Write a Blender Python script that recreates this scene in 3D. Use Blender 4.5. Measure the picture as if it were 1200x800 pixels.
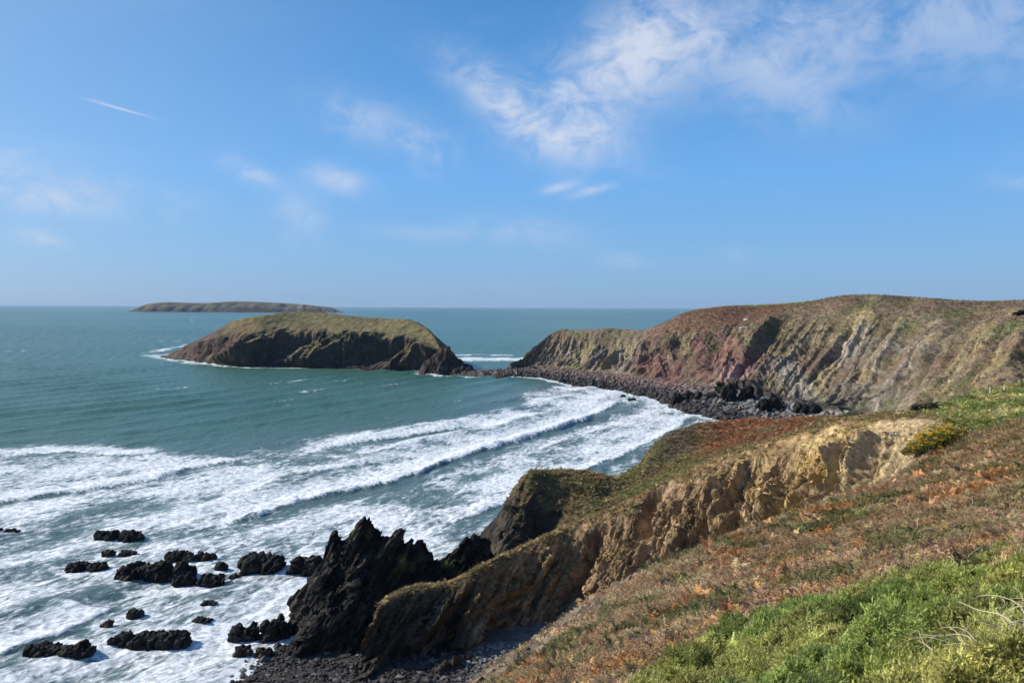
import bpy, bmesh, math, random
import numpy as np
from mathutils import Vector, Matrix

for o in list(bpy.data.objects):
    bpy.data.objects.remove(o)
S = bpy.context.scene
COL = S.collection
R = math.radians

# ------------------------------------------------------------------ camera
CAMZ = 45.0
FPX = 906.0                       # focal length in pixels of a 1200 px wide frame
PITCH, ROLL = math.atan(40.5 / FPX), R(0.26)
cam_d = bpy.data.cameras.new('camera')
cam = bpy.data.objects.new('camera', cam_d); COL.objects.link(cam)
cam_d.sensor_fit = 'HORIZONTAL'; cam_d.sensor_width = 36.0
cam_d.lens = 36.0 * FPX / 1200.0
cam_d.clip_start = 0.3; cam_d.clip_end = 90000.0
CAMM = (Matrix.Rotation(math.pi / 2 - PITCH, 4, 'X') @ Matrix.Rotation(ROLL, 4, 'Z'))
cam.matrix_world = Matrix.Translation((0, 0, CAMZ)) @ CAMM
S.camera = cam
CR = np.array(CAMM.to_3x3())

# ------------------------------------------------------------------ light
SUN_AZ = R(-77.0)                 # measured from +Y, negative = left
SUN_EL = R(34.0)
SUN = Vector((math.sin(SUN_AZ) * math.cos(SUN_EL), math.cos(SUN_AZ) * math.cos(SUN_EL), math.sin(SUN_EL)))
sun_d = bpy.data.lights.new('sun', 'SUN'); sun_d.energy = 5.0; sun_d.angle = R(0.53); sun_d.color = (1.0, 0.935, 0.83)
sun = bpy.data.objects.new('sun', sun_d); COL.objects.link(sun)
sun.rotation_euler = (-SUN).to_track_quat('-Z', 'Y').to_euler()
S.view_settings.view_transform = 'Standard'; S.view_settings.look = 'None'
S.view_settings.exposure = 0.28; S.view_settings.gamma = 1.0
S.render.use_motion_blur = False
S.cycles.use_denoising = True; S.cycles.max_bounces = 6; S.cycles.diffuse_bounces = 2; S.cycles.glossy_bounces = 2
S.cycles.transparent_max_bounces = 8; S.cycles.volume_bounces = 0

def ray(u, v):
    c = np.array([(u - 600.0) / FPX, (400.0 - v) / FPX, -1.0])
    return CR @ c
def P(u, v, d):
    r = ray(u, v); return np.array([0, 0, CAMZ]) + r * (d / r[1])
def PZ(u, v, z=0.0):
    r = ray(u, v); return np.array([0, 0, CAMZ]) + r * ((z - CAMZ) / r[2])

# ------------------------------------------------------------------ sky
W = bpy.data.worlds.new('World'); S.world = W; W.use_nodes = True
wn, wl = W.node_tree.nodes, W.node_tree.links
wn.clear()
class NT:
    """small helper round a node tree"""
    def __init__(s, tree): s.n, s.l = tree.nodes, tree.links
    def new(s, t, **kw):
        n = s.n.new(t)
        for k, v in kw.items():
            if k.startswith('in_'):
                key = k[3:]; key = int(key) if key.isdigit() else key
                s.put(n.inputs[key], v)
            else: setattr(n, k, v)
        return n
    def put(s, sock, v):
        if isinstance(v, bpy.types.NodeSocket): s.l.new(v, sock)
        else: sock.default_value = v
    def math(s, op, a, b=0.0, c=None, clamp=False):
        n = s.n.new('ShaderNodeMath'); n.operation = op; n.use_clamp = clamp
        s.put(n.inputs[0], a); s.put(n.inputs[1], b)
        if c is not None: s.put(n.inputs[2], c)
        return n.outputs[0]
    def vmath(s, op, a, b=(0, 0, 0), out=0):
        n = s.n.new('ShaderNodeVectorMath'); n.operation = op
        s.put(n.inputs[0], a)
        if op == 'SCALE': s.put(n.inputs['Scale'], b)
        else: s.put(n.inputs[1], b)
        return n.outputs[out]
    def noise(s, vec, scale, detail=4.0, rough=0.55, dist=0.0):
        n = s.n.new('ShaderNodeTexNoise'); s.put(n.inputs['Vector'], vec)
        n.inputs['Scale'].default_value = scale; n.inputs['Detail'].default_value = detail
        n.inputs['Roughness'].default_value = rough; n.inputs['Distortion'].default_value = dist
        return n.outputs['Fac']
    def smooth(s, x, a, b, lo=0.0, hi=1.0):
        n = s.n.new('ShaderNodeMapRange'); n.interpolation_type = 'SMOOTHSTEP'
        s.put(n.inputs['Value'], x); s.put(n.inputs['From Min'], a); s.put(n.inputs['From Max'], b)
        s.put(n.inputs['To Min'], lo); s.put(n.inputs['To Max'], hi)
        return n.outputs[0]
    def mix(s, f, a, b, mode='MIX'):
        n = s.n.new('ShaderNodeMix'); n.data_type = 'RGBA'; n.blend_type = mode
        s.put(n.inputs[0], f); s.put(n.inputs[6], a); s.put(n.inputs[7], b)
        return n.outputs[2]
nt = NT(W.node_tree)
sky = nt.new('ShaderNodeTexSky', sky_type='NISHITA', sun_disc=False)
sky.sun_elevation = SUN_EL; sky.sun_rotation = SUN_AZ
sky.altitude = 0; sky.air_density = 1.0; sky.dust_density = 0.55; sky.ozone_density = 1.5
tc = nt.new('ShaderNodeTexCoord'); D = tc.outputs['Generated']
D = nt.vmath('NORMALIZE', D)
wob = nt.noise(D, 7.0, 5.0, 0.6)
fine = nt.noise(nt.vmath('MULTIPLY', D, (1.0, 1.0, 1.5)), 17.0, 8.0, 0.60, 0.9)
# (u, v, half length px, half width px, tilt deg, strength)
CL = [(565, 100, 62, 20, 35, .66), (635, 138, 66, 32, 25, .85), (690, 105, 80, 42, -28, .74), (755, 50, 70, 34, -20, .58), (720, 70, 60, 40, -30, .4),
      (870, 60, 80, 55, 20, .36), (1010, 25, 150, 45, -8, .40), (930, 95, 60, 32, 30, .20), (400, 130, 48, 22, 20, .40), (482, 155, 34, 24, 40, .38),
      (372, 204, 30, 13, 15, .55), (272, 193, 28, 11, 24, .50), (338, 232, 26, 22, 55, .36), (10, 224, 60, 14, 8, .46),
      (90, 222, 95, 18, 8, .24), (25, 277, 20, 9, 10, .42), (580, 268, 70, 16, 4, .30), (630, 226, 22, 5, -14, .46),
      (675, 228, 26, 5, -14, .5), (470, 272, 60, 9, 4, .16), (705, 303, 26, 9, 5, .18), (843, 293, 18, 8, 10, .12),
      (1165, 210, 26, 9, 5, .16), (1250, 60, 130, 50, 10, .3), (-90, 180, 90, 30, 10, .4), (1340, 190, 90, 20, 0, .2)]
acc = None; trail = None
for (u, v, a, b, tilt, st) in CL + [(116, 120.5, 24, 1.1, 15.6, .75), (94, 114, 11, 1.7, 15.6, .35)]:
    c = ray(u, v); c /= np.linalg.norm(c)
    t = math.radians(tilt)
    e1 = ray(u + 50 * math.cos(t), v + 50 * math.sin(t)); e1 = e1 / np.linalg.norm(e1) - c; e1 /= np.linalg.norm(e1)
    e2 = np.cross(c, e1)
    sx = nt.math('DIVIDE', nt.vmath('DOT_PRODUCT', D, tuple(e1), 1), a / FPX)
    sy = nt.math('DIVIDE', nt.vmath('DOT_PRODUCT', D, tuple(e2), 1), b / FPX)
    fr = nt.math('GREATER_THAN', nt.vmath('DOT_PRODUCT', D, tuple(c), 1), 0.3)
    r2 = nt.math('ADD', nt.math('MULTIPLY', sx, sx), nt.math('MULTIPLY', sy, sy))
    g = nt.math('POWER', 2.718, nt.math('MULTIPLY', r2, -0.9))
    g = nt.math('MULTIPLY', nt.math('MULTIPLY', g, fr), st)
    if b < 3: trail = g if trail is None else nt.math('MAXIMUM', trail, g); continue
    acc = g if acc is None else nt.math('SUBTRACT', nt.math('ADD', acc, g), nt.math('MULTIPLY', acc, g))
dens = nt.smooth(nt.math('ADD', nt.math('MULTIPLY', wob, .55), nt.math('MULTIPLY', fine, .45)), 0.37, 0.59)
cl = nt.math('MULTIPLY', acc, nt.math('ADD', nt.math('MULTIPLY', dens, 1.05), 0.16))
wisp = nt.smooth(nt.noise(nt.vmath('MULTIPLY', D, (3.0, 3.0, 9.0)), 1.6, 6.0, 0.62, 0.6), 0.55, 0.9, 0.0, 0.12)
cl = nt.math('ADD', nt.math('MAXIMUM', cl, trail), wisp, clamp=True)
dz = nt.new('ShaderNodeSeparateXYZ', in_0=D).outputs['Z']
low = nt.smooth(dz, 0.20, 0.0)
ccol = nt.mix(fine, (6.4, 7.2, 9.0, 1), (8.2, 8.8, 10.0, 1))
ramp = nt.new('ShaderNodeValToRGB', in_Fac=nt.math('MULTIPLY', dz, 1.0))
K0 = 1 / 0.085
els = [(0.0, (.23, .42, .69)), (.06, (.20, .45, .80)), (.16, (.145, .43, .89)), (.28, (.085, .33, .76)), (.42, (.050, .235, .60)), (1.0, (.020, .11, .38))]
cr = ramp.color_ramp
while len(cr.elements) < len(els): cr.elements.new(0.5)
for e, (p_, c_) in zip(cr.elements, els): e.position = p_; e.color = (*c_, 1)
air = nt.vmath('SCALE', ramp.outputs[0], K0)
# the side towards the sun is paler, as forward scattering makes it
sd_ = nt.vmath('DOT_PRODUCT', D, tuple(SUN), 1)
glow = nt.smooth(sd_, .35, 1.05, 0.0, .55)
air = nt.mix(glow, air, (.46 * K0, .66 * K0, .92 * K0, 1))
base = nt.mix(0.80, sky.outputs[0], air)
skyc = nt.mix(nt.math('MULTIPLY', cl, 0.9), base, ccol)
bg = nt.new('ShaderNodeBackground', in_Color=skyc, in_Strength=0.074)
wout = nt.new('ShaderNodeOutputWorld'); wl.new(bg.outputs[0], wout.inputs['Surface'])

# ------------------------------------------------------------------ noise and mesh helpers
rng = np.random.default_rng(7); random.seed(7)
PERM = rng.permutation(256).astype(np.int32); PERM = np.concatenate([PERM, PERM, PERM])
G3 = rng.normal(size=(256, 3)); G3 = (G3 / np.linalg.norm(G3, axis=1)[:, None]).astype(np.float32)
def perlin(p):
    p = np.asarray(p, dtype=np.float32)
    i = np.floor(p).astype(np.int32); f = p - i; i &= 255
    w = f * f * f * (f * (f * 6 - 15) + 10)
    out = 0
    for dx in (0, 1):
        wx = w[..., 0] if dx else 1 - w[..., 0]
        a = PERM[i[..., 0] + dx]
        for dy in (0, 1):
            wy = w[..., 1] if dy else 1 - w[..., 1]
            b = PERM[a + i[..., 1] + dy]
            for dzz in (0, 1):
                wz = w[..., 2] if dzz else 1 - w[..., 2]
                g = G3[PERM[b + i[..., 2] + dzz]]
                out = out + wx * wy * wz * (g[..., 0] * (f[..., 0] - dx) + g[..., 1] * (f[..., 1] - dy) + g[..., 2] * (f[..., 2] - dzz))
    return out * 1.6
def fbm(p, size, octv=4, seed=0, gain=0.5):
    p = np.asarray(p, dtype=np.float32) / size + seed * 17.37
    a, s, t = 1.0, 0, 0
    for k in range(octv):
        s = s + a * perlin(p); t += a; a *= gain; p = p * 2.03 + 5.1
    return s / t * 1.5
def ridged(p, size, octv=3, seed=0):
    p = np.asarray(p, dtype=np.float32) / size + seed * 11.7
    a, s, t = 1.0, 0, 0
    for k in range(octv):
        s = s + a * (1 - 2 * np.abs(perlin(p))); t += a; a *= 0.5; p = p * 2.1 + 3.3
    return s / t
def sst(x, a, b):
    t = np.clip((x - a) / (b - a), 0, 1); return t * t * (3 - 2 * t)
def frame(n, along):
    """rows = bedding normal, along bedding, third"""
    n = np.array(n, float); n /= np.linalg.norm(n)
    a = np.array(along, float); a -= n * n.dot(a); a /= np.linalg.norm(a)
    return np.stack([n, a, np.cross(n, a)])
def catm(Pt, ns):
    """resample control points (K,...) with ns[i] samples in segment i"""
    Pt = np.asarray(Pt, float); K = len(Pt)
    m = np.zeros_like(Pt); m[1:-1] = 0.42 * (Pt[2:] - Pt[:-2]); m[0] = Pt[1] - Pt[0]; m[-1] = Pt[-1] - Pt[-2]
    out = []
    for i in range(K - 1):
        n = ns[i]; t = np.arange(n) / n
        if i == K - 2: t = np.linspace(0, 1, n + 1)
        t = t.reshape((-1,) + (1,) * (Pt.ndim - 1))
        h00 = 2 * t**3 - 3 * t**2 + 1; h10 = t**3 - 2 * t**2 + t; h01 = -2 * t**3 + 3 * t**2; h11 = t**3 - t**2
        out.append(h00 * Pt[i] + h10 * m[i] + h01 * Pt[i + 1] + h11 * m[i + 1])
    return np.concatenate(out)
def loft(profiles, ns_station, ns_row):
    A = catm(np.array(profiles), ns_station)              # (S', K, 3)
    return catm(A.transpose(1, 0, 2), ns_row).transpose(1, 0, 2)
def gnormals(G):
    du = np.gradient(G, axis=0); dv = np.gradient(G, axis=1)
    n = np.cross(du, dv); n /= (np.linalg.norm(n, axis=2)[..., None] + 1e-9)
    return n
def rowparam(ns):
    K = len(ns); return np.concatenate([i + np.arange(n) / n for i, n in enumerate(ns)] + [[K]])
def mesh_from(name, V, F, cols=None, smooth=True, attrs=None):
    me = bpy.data.meshes.new(name)
    V = np.asarray(V, np.float32).reshape(-1, 3); F = np.asarray(F, np.int32)
    k = F.shape[1]
    me.vertices.add(len(V)); me.vertices.foreach_set('co', V.ravel())
    me.loops.add(F.size); me.loops.foreach_set('vertex_index', F.ravel())
    me.polygons.add(len(F)); me.polygons.foreach_set('loop_start', np.arange(0, F.size, k, dtype=np.int32))
    me.polygons.foreach_set('use_smooth', np.full(len(F), smooth))
    me.update(calc_edges=True)
    if cols is not None:
        c = np.ones((len(V), 4), np.float32); c[:, :3] = np.clip(np.asarray(cols).reshape(-1, 3), 0.002, 1)
        a = me.color_attributes.new('col', 'FLOAT_COLOR', 'POINT'); a.data.foreach_set('color', c.ravel())
    for kx, val in (attrs or {}).items():
        a = me.attributes.new(kx, 'FLOAT', 'POINT'); a.data.foreach_set('value', np.asarray(val, np.float32).ravel())
    return me
def gridfaces(n, m, flip=False):
    i = np.arange(n * m).reshape(n, m)
    f = np.stack([i[:-1, :-1], i[1:, :-1], i[1:, 1:], i[:-1, 1:]], -1).reshape(-1, 4)
    return f[:, ::-1] if flip else f
def add(name, me, mat=None, label=None, cat=None, group=None, kind=None, parent=None, loc=None):
    o = bpy.data.objects.new(name, me); COL.objects.link(o)
    if mat and me and not me.materials: me.materials.append(mat)
    if label: o['label'] = label
    if cat: o['category'] = cat
    if group: o['group'] = group
    if kind: o['kind'] = kind
    if parent: o.parent = parent
    if loc is not None: o.location = loc
    return o
def mixc(a, b, t):
    t = np.asarray(t)[..., None]; return np.asarray(a) * (1 - t) + np.asarray(b) * t

# ------------------------------------------------------------------ materials
def terrain_mat(name, s1, s2, bump=0.5, bdist=0.2, var=0.5, rough=0.92):
    m = bpy.data.materials.new(name); m.use_nodes = True; t = NT(m.node_tree); t.n.clear()
    at = t.new('ShaderNodeAttribute', attribute_name='col')
    co = t.new('ShaderNodeTexCoord').outputs['Object']
    n1 = t.noise(co, s1, 6.0, 0.68); n2 = t.noise(co, s2, 5.0, 0.7)
    v = t.math('MULTIPLY', t.smooth(n1, 0.25, 0.75, 1 - var, 1 + var), t.smooth(n2, 0.25, 0.75, 1 - var * .8, 1 + var * .8))
    c = t.mix(1.0, at.outputs['Color'], t.new('ShaderNodeCombineColor', in_0=v, in_1=v, in_2=v).outputs[0], 'MULTIPLY')
    hue = t.noise(co, s1 * .37, 3.0, 0.6)
    h = t.new('ShaderNodeHueSaturation', in_Hue=t.smooth(hue, 0.2, 0.8, 0.488, 0.512), in_Saturation=t.smooth(n2, 0.2, 0.8, 0.85, 1.15), in_Color=c)
    b = t.new('ShaderNodeBump', in_Strength=bump, in_Distance=bdist, in_Height=t.math('ADD', t.math('MULTIPLY', n1, 1.0), t.math('MULTIPLY', n2, .5)))
    p = t.new('ShaderNodeBsdfPrincipled', in_Roughness=rough, in_Normal=b.outputs[0]); t.l.new(h.outputs[0], p.inputs['Base Color'])
    p.inputs['Specular IOR Level'].default_value = 0.18
    o = t.new('ShaderNodeOutputMaterial'); t.l.new(p.outputs[0], o.inputs[0])
    return m
M_FAR = terrain_mat('headland_ground', 0.35, 1.6, 0.6, 0.8, 0.42)
M_ISLE = terrain_mat('island_ground', 0.16, 0.7, 0.6, 1.2, 0.4)
M_CLIFF = terrain_mat('near_cliff_ground', 0.9, 4.0, 0.8, 0.25, 0.45)
M_HILL = terrain_mat('hillside_soil', 1.5, 7.0, 0.7, 0.1, 0.4)
M_ROCK = terrain_mat('wet_dark_rock', 0.9, 4.2, 0.9, 0.25, 0.45, 0.8)
M_BOUL = terrain_mat('beach_boulder_stone', 0.25, 1.2, 0.6, 0.25, 0.4, 0.8)
M_FARISLE = terrain_mat('distant_island_ground', 0.01, 0.05, 0.5, 6, 0.4)

# ------------------------------------------------------------------ sea
def pix_line(pts, z=0.0): return np.array([PZ(u, v, z)[:2] for u, v in pts])
def pl_dist(X, Y, L):
    """distance to polyline and signed side (positive = right of travel), arclength fraction"""
    best = np.full(X.shape, 1e9); side = np.zeros(X.shape); frac = np.zeros(X.shape)
    seg = np.linalg.norm(np.diff(L, axis=0), axis=1); cum = np.concatenate([[0], np.cumsum(seg)])
    for i in range(len(L) - 1):
        ax, ay = L[i]; dx, dy = L[i + 1] - L[i]; l2 = dx * dx + dy * dy
        t = np.clip(((X - ax) * dx + (Y - ay) * dy) / l2, 0, 1)
        ex, ey = X - ax - t * dx, Y - ay - t * dy
        d = np.hypot(ex, ey); c = (dx * ey - dy * ex)
        m = d < best
        best = np.where(m, d, best); side = np.where(m, -np.sign(c), side); frac = np.where(m, (cum[i] + t * seg[i]) / cum[-1], frac)
    return best, side, frac
# rocks awash: (u0, u1, vtop, vbase, seed, lumps, label)
SEA_ROCKS = [
 (-14, 20, 614, 627, 1, 2, 'low black rock standing alone in foam, farthest from the stack out to sea'),
 (114, 164, 615, 636, 2, 2, 'flat topped black rock standing alone in the surf with a foam wake'),
 (118, 136, 643, 651, 3, 1, 'tiny black rock tip on the seaward side of another tip'),
 (138, 161, 642, 650, 4, 1, 'low dark rock tip between the flat topped rock and the reef'),
 (80, 126, 654, 669, 5, 2, 'small slanting black rock seaward of the long reef rock'),
 (136, 231, 650, 683, 6, 3, 'long black reef rock with a knob on its seaward end'),
 (193, 253, 638, 661, 7, 3, 'broken grey brown rock behind the long reef rock'),
 (206, 259, 660, 689, 8, 2, 'knobbly black rock touching the landward end of the long reef'),
 (250, 268, 655, 669, 9, 1, 'small rounded black rock just behind the knobbly reef rock'),
 (267, 281, 670, 678, 10, 1, 'very small black rock between the reef and the big humped rock'),
 (287, 383, 634, 679, 11, 2, 'big humped black rock standing in foam beside the jagged stack'),
 (147, 171, 708, 725, 12, 1, 'small pointed black rock standing alone in swirling foam'),
 (117, 133, 725, 734, 13, 1, 'small brown half drowned rock near the breaking wave'),
 (231, 257, 701, 711, 14, 1, 'small low black rock between the reef and a small flat rock'),
 (224, 249, 721, 730, 15, 1, 'small flat black rock beside the wide ragged rock awash'),
 (126, 228, 732, 760, 16, 3, 'wide ragged black rock awash in white foam'),
 (32, 105, 745, 773, 17, 2, 'wedge shaped black rock behind a small curling wave'),
 (272, 336, 712, 757, 18, 2, 'tall blocky black rock at the edge of the pebble beach'),
 (274, 317, 752, 773, 19, 2, 'low brown black rock at the foot of the tall blocky one'),
 (648, 655, 567, 571, 20, 1, 'tiny dark rock breaking the surf off the grassy mound'),
 (735, 746, 464, 471, 21, 1, 'dark half drowned boulder at the end of the long breaker'),
 (727, 733, 461, 465, 22, 1, 'tiny dark boulder awash just off the boulder beach'),
 (678, 686, 546, 549, 23, 1, 'tiny dark rock in the shallow wash below the bracken mound'),
]
rockpos = []
for (u0, u1, vt, vb, sd, nl, lab) in SEA_ROCKS:
    c = PZ((u0 + u1) / 2, vb - (vb - vt) * .22, 0); rockpos.append((c[0], c[1], (u1 - u0) * c[1] / FPX / 2))

ang = np.unique(np.concatenate([np.linspace(-80, -37, 60), np.linspace(-37, 37, 820), np.linspace(37, 80, 60)]))
pv = np.concatenate([np.linspace(900, 452, 90), np.linspace(450, 100, 300), np.linspace(99, 20, 80)])
rows_d = np.concatenate([CAMZ * FPX / pv, np.geomspace(2150, 60000, 26)])
AX, RD = np.meshgrid(np.radians(ang), rows_d, indexing='ij')
SX = np.clip(np.tan(AX) * RD, -62000, 62000); SY = RD
near = 1 - sst(RD, 900, 2500)
Q = np.stack([SX, SY, np.zeros_like(SX)], -1)
NRM = np.array([0.885, -0.466])                      # direction the swell travels in
sA = SX * NRM[0] + SY * NRM[1]; sB = SX * NRM[1] - SY * NRM[0]
wq = np.stack([sA, sB, 0 * sA], -1)
off = fbm(wq, 120, 3, 1) * 14
swell = np.sin((sA + off) / 21.0 * 2 * np.pi)
swell = (np.exp(swell * 0.9) - 1.2) * 0.66
mod = sst(fbm(wq * np.array([1, .45, 1]), 60, 3, 2), -.5, .6)
Zs = swell * mod * near
Zs += (fbm(wq * np.array([1, .35, 1]), 6.5, 3, 3) * .42 + fbm(wq * np.array([1, .5, 1]), 2.2, 2, 4) * .10) * near
OUTER = pix_line([(-260, 560), (-120, 540), (0, 530), (120, 531), (235, 534), (330, 517), (420, 505), (560, 483), (640, 453), (690, 447), (720, 441)])
od, oside, of = pl_dist(SX, SY, OUTER)
osd = od * oside + fbm(wq * np.array([1, .6, 1]), 30, 4, 5) * 15
inside = sst(osd, -10, 12) * (1 - sst(RD, 520, 600))
big = fbm(wq * np.array([1, .5, 1]), 26, 4, 6)
mid = fbm(wq * np.array([1, .45, 1]), 9, 4, 16)
foam = inside * np.clip(0.74 + big * .28 + mid * .26, 0, .95)
# streaks just outside of the breaking zone
foam = np.maximum(foam, sst(osd, -26, -2) * np.clip(0.18 + mid * .28, 0, .5) * (1 - sst(RD, 520, 600)))
breakers = [  # line, height, foam behind (m), darkening in front, front width
 ([(150, 640), (225, 622), (275, 611), (350, 590), (450, 567), (550, 535), (620, 512), (690, 490), (716, 477), (731, 466)], 1.35, 30, .50, 7),
 ([(-60, 600), (0, 589), (60, 580), (120, 571), (180, 562), (235, 547), (300, 536)], 1.0, 22, .40, 6),
 ([(360, 531), (400, 522), (440, 515), (500, 506), (560, 496)], 0.8, 16, .35, 6),
 ([(490, 632), (540, 608), (600, 588), (650, 570), (690, 549), (730, 531), (762, 516), (790, 500), (812, 487)], 0.7, 12, .45, 7),
 ([(-40, 783), (0, 766), (50, 748), (90, 726), (128, 706)], 0.75, 10, .25, 6),
 ([(-60, 545), (0, 533), (60, 529), (120, 531), (190, 533)], 0.7, 16, -.1, 8),
 ([(525, 417), (560, 416), (605, 417)], 1.2, 18, .3, 10),
 ([(640, 452), (670, 456), (700, 461), (726, 463)], 0.5, 9, .1, 8),
]
for (L, h, back, dark, fw) in breakers:
    L = pix_line(L); d, s, f = pl_dist(SX, SY, L)
    wv = fbm(wq, 7, 3, 8) * 1.3 + fbm(wq, 28, 2, 18) * 2.0
    sd = d * s + wv
    endf = sst(f, 0, .14) * (1 - sst(f, .90, 1.0))
    endf = np.where((f <= 0) | (f >= 1), 0, endf)
    brk = endf * sst(fbm(wq, 22, 2, 28), -.9, -.2)
    prof = np.where(sd < 0, np.exp(-(sd / 5.5) ** 2), np.exp(-(sd / 0.95) ** 2))
    Zs += prof * h * .72 * brk * (1 + .35 * fbm(wq, 3.0, 2, 9))
    bk = np.where(sd < 0, np.exp(-(sd / back) ** 2), np.exp(-(sd / .9) ** 2)) * endf
    foam = np.maximum(foam, bk * np.clip(1.0 + mid * .18, 0, 1))
    fr = np.where(sd > 0.7, np.exp(-((sd - 0.7) / fw) ** 2), 0) * endf
    foam = foam * (1 - fr * dark)
# foam against rocks, island, isthmus and the boulder beach
for (x, y, r) in rockpos:
    d = np.hypot(SX - x, SY - y) - r
    foam = np.maximum(foam, np.exp(-(np.maximum(d, 0) / 2.2) ** 2) * (.78 + .3 * mid))
for (L, wdt, st) in [([(192, 415), (216, 420), (250, 427), (284, 431), (332, 431), (400, 432), (484, 434), (512, 439), (540, 441), (600, 442)], 3.0, .85),
                     ([(180, 416), (205, 421), (240, 426)], 16, .80), ([(176, 413), (205, 407), (232, 402)], 12, .72),
                     ([(245, 427), (275, 430)], 9, .75), ([(490, 437), (515, 440)], 7, .8),
                     ([(600, 441), (618, 441), (648, 446), (673, 452), (705, 455), (729, 459), (751, 464), (777, 471), (800, 482), (822, 487), (850, 493)], 7.0, .9),
                     ([(525, 420.5), (570, 420.5), (605, 420.5)], 36, .92),
                     ([(90, 363.5), (160, 364.5)], 60, .55), ([(160, 367.5), (250, 368.5)], 25, .6)]:
    d, s, f = pl_dist(SX, SY, pix_line(L))
    foam = np.maximum(foam, np.exp(-(d / wdt) ** 2) * np.clip(st + .35 * fbm(wq, 12, 3, 10), 0, 1))
# scattered whitecaps far out
caps = sst(fbm(wq * np.array([1, .3, 1]), 11, 4, 12), .38, .66) * sst(fbm(wq, 140, 2, 13), -.25, .35)
foam = np.maximum(foam, caps * .72 * (1 - sst(RD, 2500, 4000)))
foam = np.clip(foam, 0, 1)
cove = sst(SX, -40, -31) * (1 - sst(SY, 106, 114))
Zs += foam * fbm(wq, 1.6, 3, 14) * .16 * near
shallow = np.clip(sst(osd, -45, 25), 0, 1) * (1 - sst(RD, 560, 700))
patch = fbm(Q * np.array([.35, 1, 1]), 420, 3, 15)
Zs = Zs * (1 - .85 * cove) - .12 * cove
V = np.stack([SX, SY, Zs], -1)
m = bpy.data.materials.new('sea_water_and_foam'); m.use_nodes = True; t = NT(m.node_tree); t.n.clear()
co = t.new('ShaderNodeTexCoord').outputs['Object']
rot = t.new('ShaderNodeMapping', vector_type='POINT', in_Vector=co); rot.inputs['Rotation'].default_value = (0, 0, math.atan2(0.466, 0.885))
al = t.vmath('MULTIPLY', rot.outputs[0], (1.0, .38, 1.0))
aF = t.new('ShaderNodeAttribute', attribute_name='foam').outputs['Fac']
aS = t.new('ShaderNodeAttribute', attribute_name='shallow').outputs['Fac']
aP = t.new('ShaderNodeAttribute', attribute_name='patch').outputs['Fac']
na = t.noise(al, .55, 7.0, .68, .6); nb = t.noise(al, 1.25, 7.0, .76, .5); nc = t.noise(rot.outputs[0], .16, 4.0, .6)
nsum = t.math('ADD', t.math('ADD', t.math('MULTIPLY', na, .42), t.math('MULTIPLY', nb, .42)), t.math('MULTIPLY', nc, .16))
th = t.math('SUBTRACT', 0.735, t.math('MULTIPLY', aF, .36))
fm = t.smooth(t.math('SUBTRACT', nsum, th), -.055, .075)
fleck = t.smooth(t.noise(t.vmath('MULTIPLY', rot.outputs[0], (1.0, .75, 1.0)), .95, 6.0, .68, .5), .40, .56)
fm = t.math('MULTIPLY', t.math('MULTIPLY', fm, t.smooth(aF, .02, .2)), t.math('ADD', .46, t.math('MULTIPLY', fleck, .54)))
deep = t.mix(t.smooth(aP, -.5, .5), (.034, .092, .068, 1), (.050, .122, .092, 1))
deep = t.mix(t.smooth(na, .3, .7), deep, t.mix(1.0, deep, (1.35, 1.35, 1.3, 1), 'MULTIPLY'))
wat = t.mix(aS, deep, (.095, .150, .148, 1))
chop = t.math('ADD', t.noise(al, .28, 6.0, .66), t.math('MULTIPLY', t.noise(al, 2.2, 4.0, .6), .25))
bm = t.new('ShaderNodeBump', in_Strength=.85, in_Distance=1.3, in_Height=chop)
bf = t.new('ShaderNodeBump', in_Strength=.55, in_Distance=.35, in_Height=nsum)
pw = t.new('ShaderNodeBsdfPrincipled', in_Roughness=.28, in_Normal=bm.outputs[0]); t.l.new(wat, pw.inputs['Base Color'])
pw.inputs['IOR'].default_value = 1.33; pw.inputs['Specular IOR Level'].default_value = .34
fcol = t.mix(t.smooth(nb, .3, .7), (.66, .70, .72, 1), (.84, .86, .87, 1))
pf = t.new('ShaderNodeBsdfPrincipled', in_Roughness=.8, in_Normal=bf.outputs[0]); t.l.new(fcol, pf.inputs['Base Color'])
mx = t.new('ShaderNodeMixShader', in_0=fm); t.l.new(pw.outputs[0], mx.inputs[1]); t.l.new(pf.outputs[0], mx.inputs[2])
t.l.new(mx.outputs[0], t.new('ShaderNodeOutputMaterial').inputs[0])
M_SEA = m
me = mesh_from('sea', V, gridfaces(*SX.shape, flip=True), None, True, {'foam': foam, 'shallow': shallow, 'patch': patch})
add('sea', me, M_SEA, 'green blue sea with white breakers rolling into the bay', kind='structure')

# ------------------------------------------------------------------ far headland with its boulder beach
BED = frame((0.80, 0.10, -0.55), (0.45, 0.35, 0.80))
def bedded(Pt, size, stretch=6.0, octv=3, seed=0):
    q = np.asarray(Pt) @ BED.T
    q = q * np.array([1.0, 1.0 / stretch, 1.0 / (stretch * .55)])
    return fbm(q, size, octv, seed)
def saw(c, k, freq, seed, steep=.72, warp=.25, vary=.8):
    """tilted slabs: slow rise, then a sharp drop; c across the beds, k up the face"""
    x = c * freq + warp * 2 * perlin(np.stack([c * freq * .5, k * .9, 0 * c + seed * 3.1], -1)) + .5 * warp * perlin(np.stack([c * freq * 2, k * 3, 0 * c + seed], -1))
    i = np.floor(x); t_ = x - i
    h = np.where(t_ < steep, t_ / steep, (1 - t_) / (1 - steep))
    ai = .35 + .65 * np.abs(np.sin(i * 12.9898 + seed * 78.233))
    am = np.clip(.55 + vary * perlin(np.stack([i * 7.31, k * .8, 0 * c + seed], -1)), 0, 1.3)
    return h * ai * am, i
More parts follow.
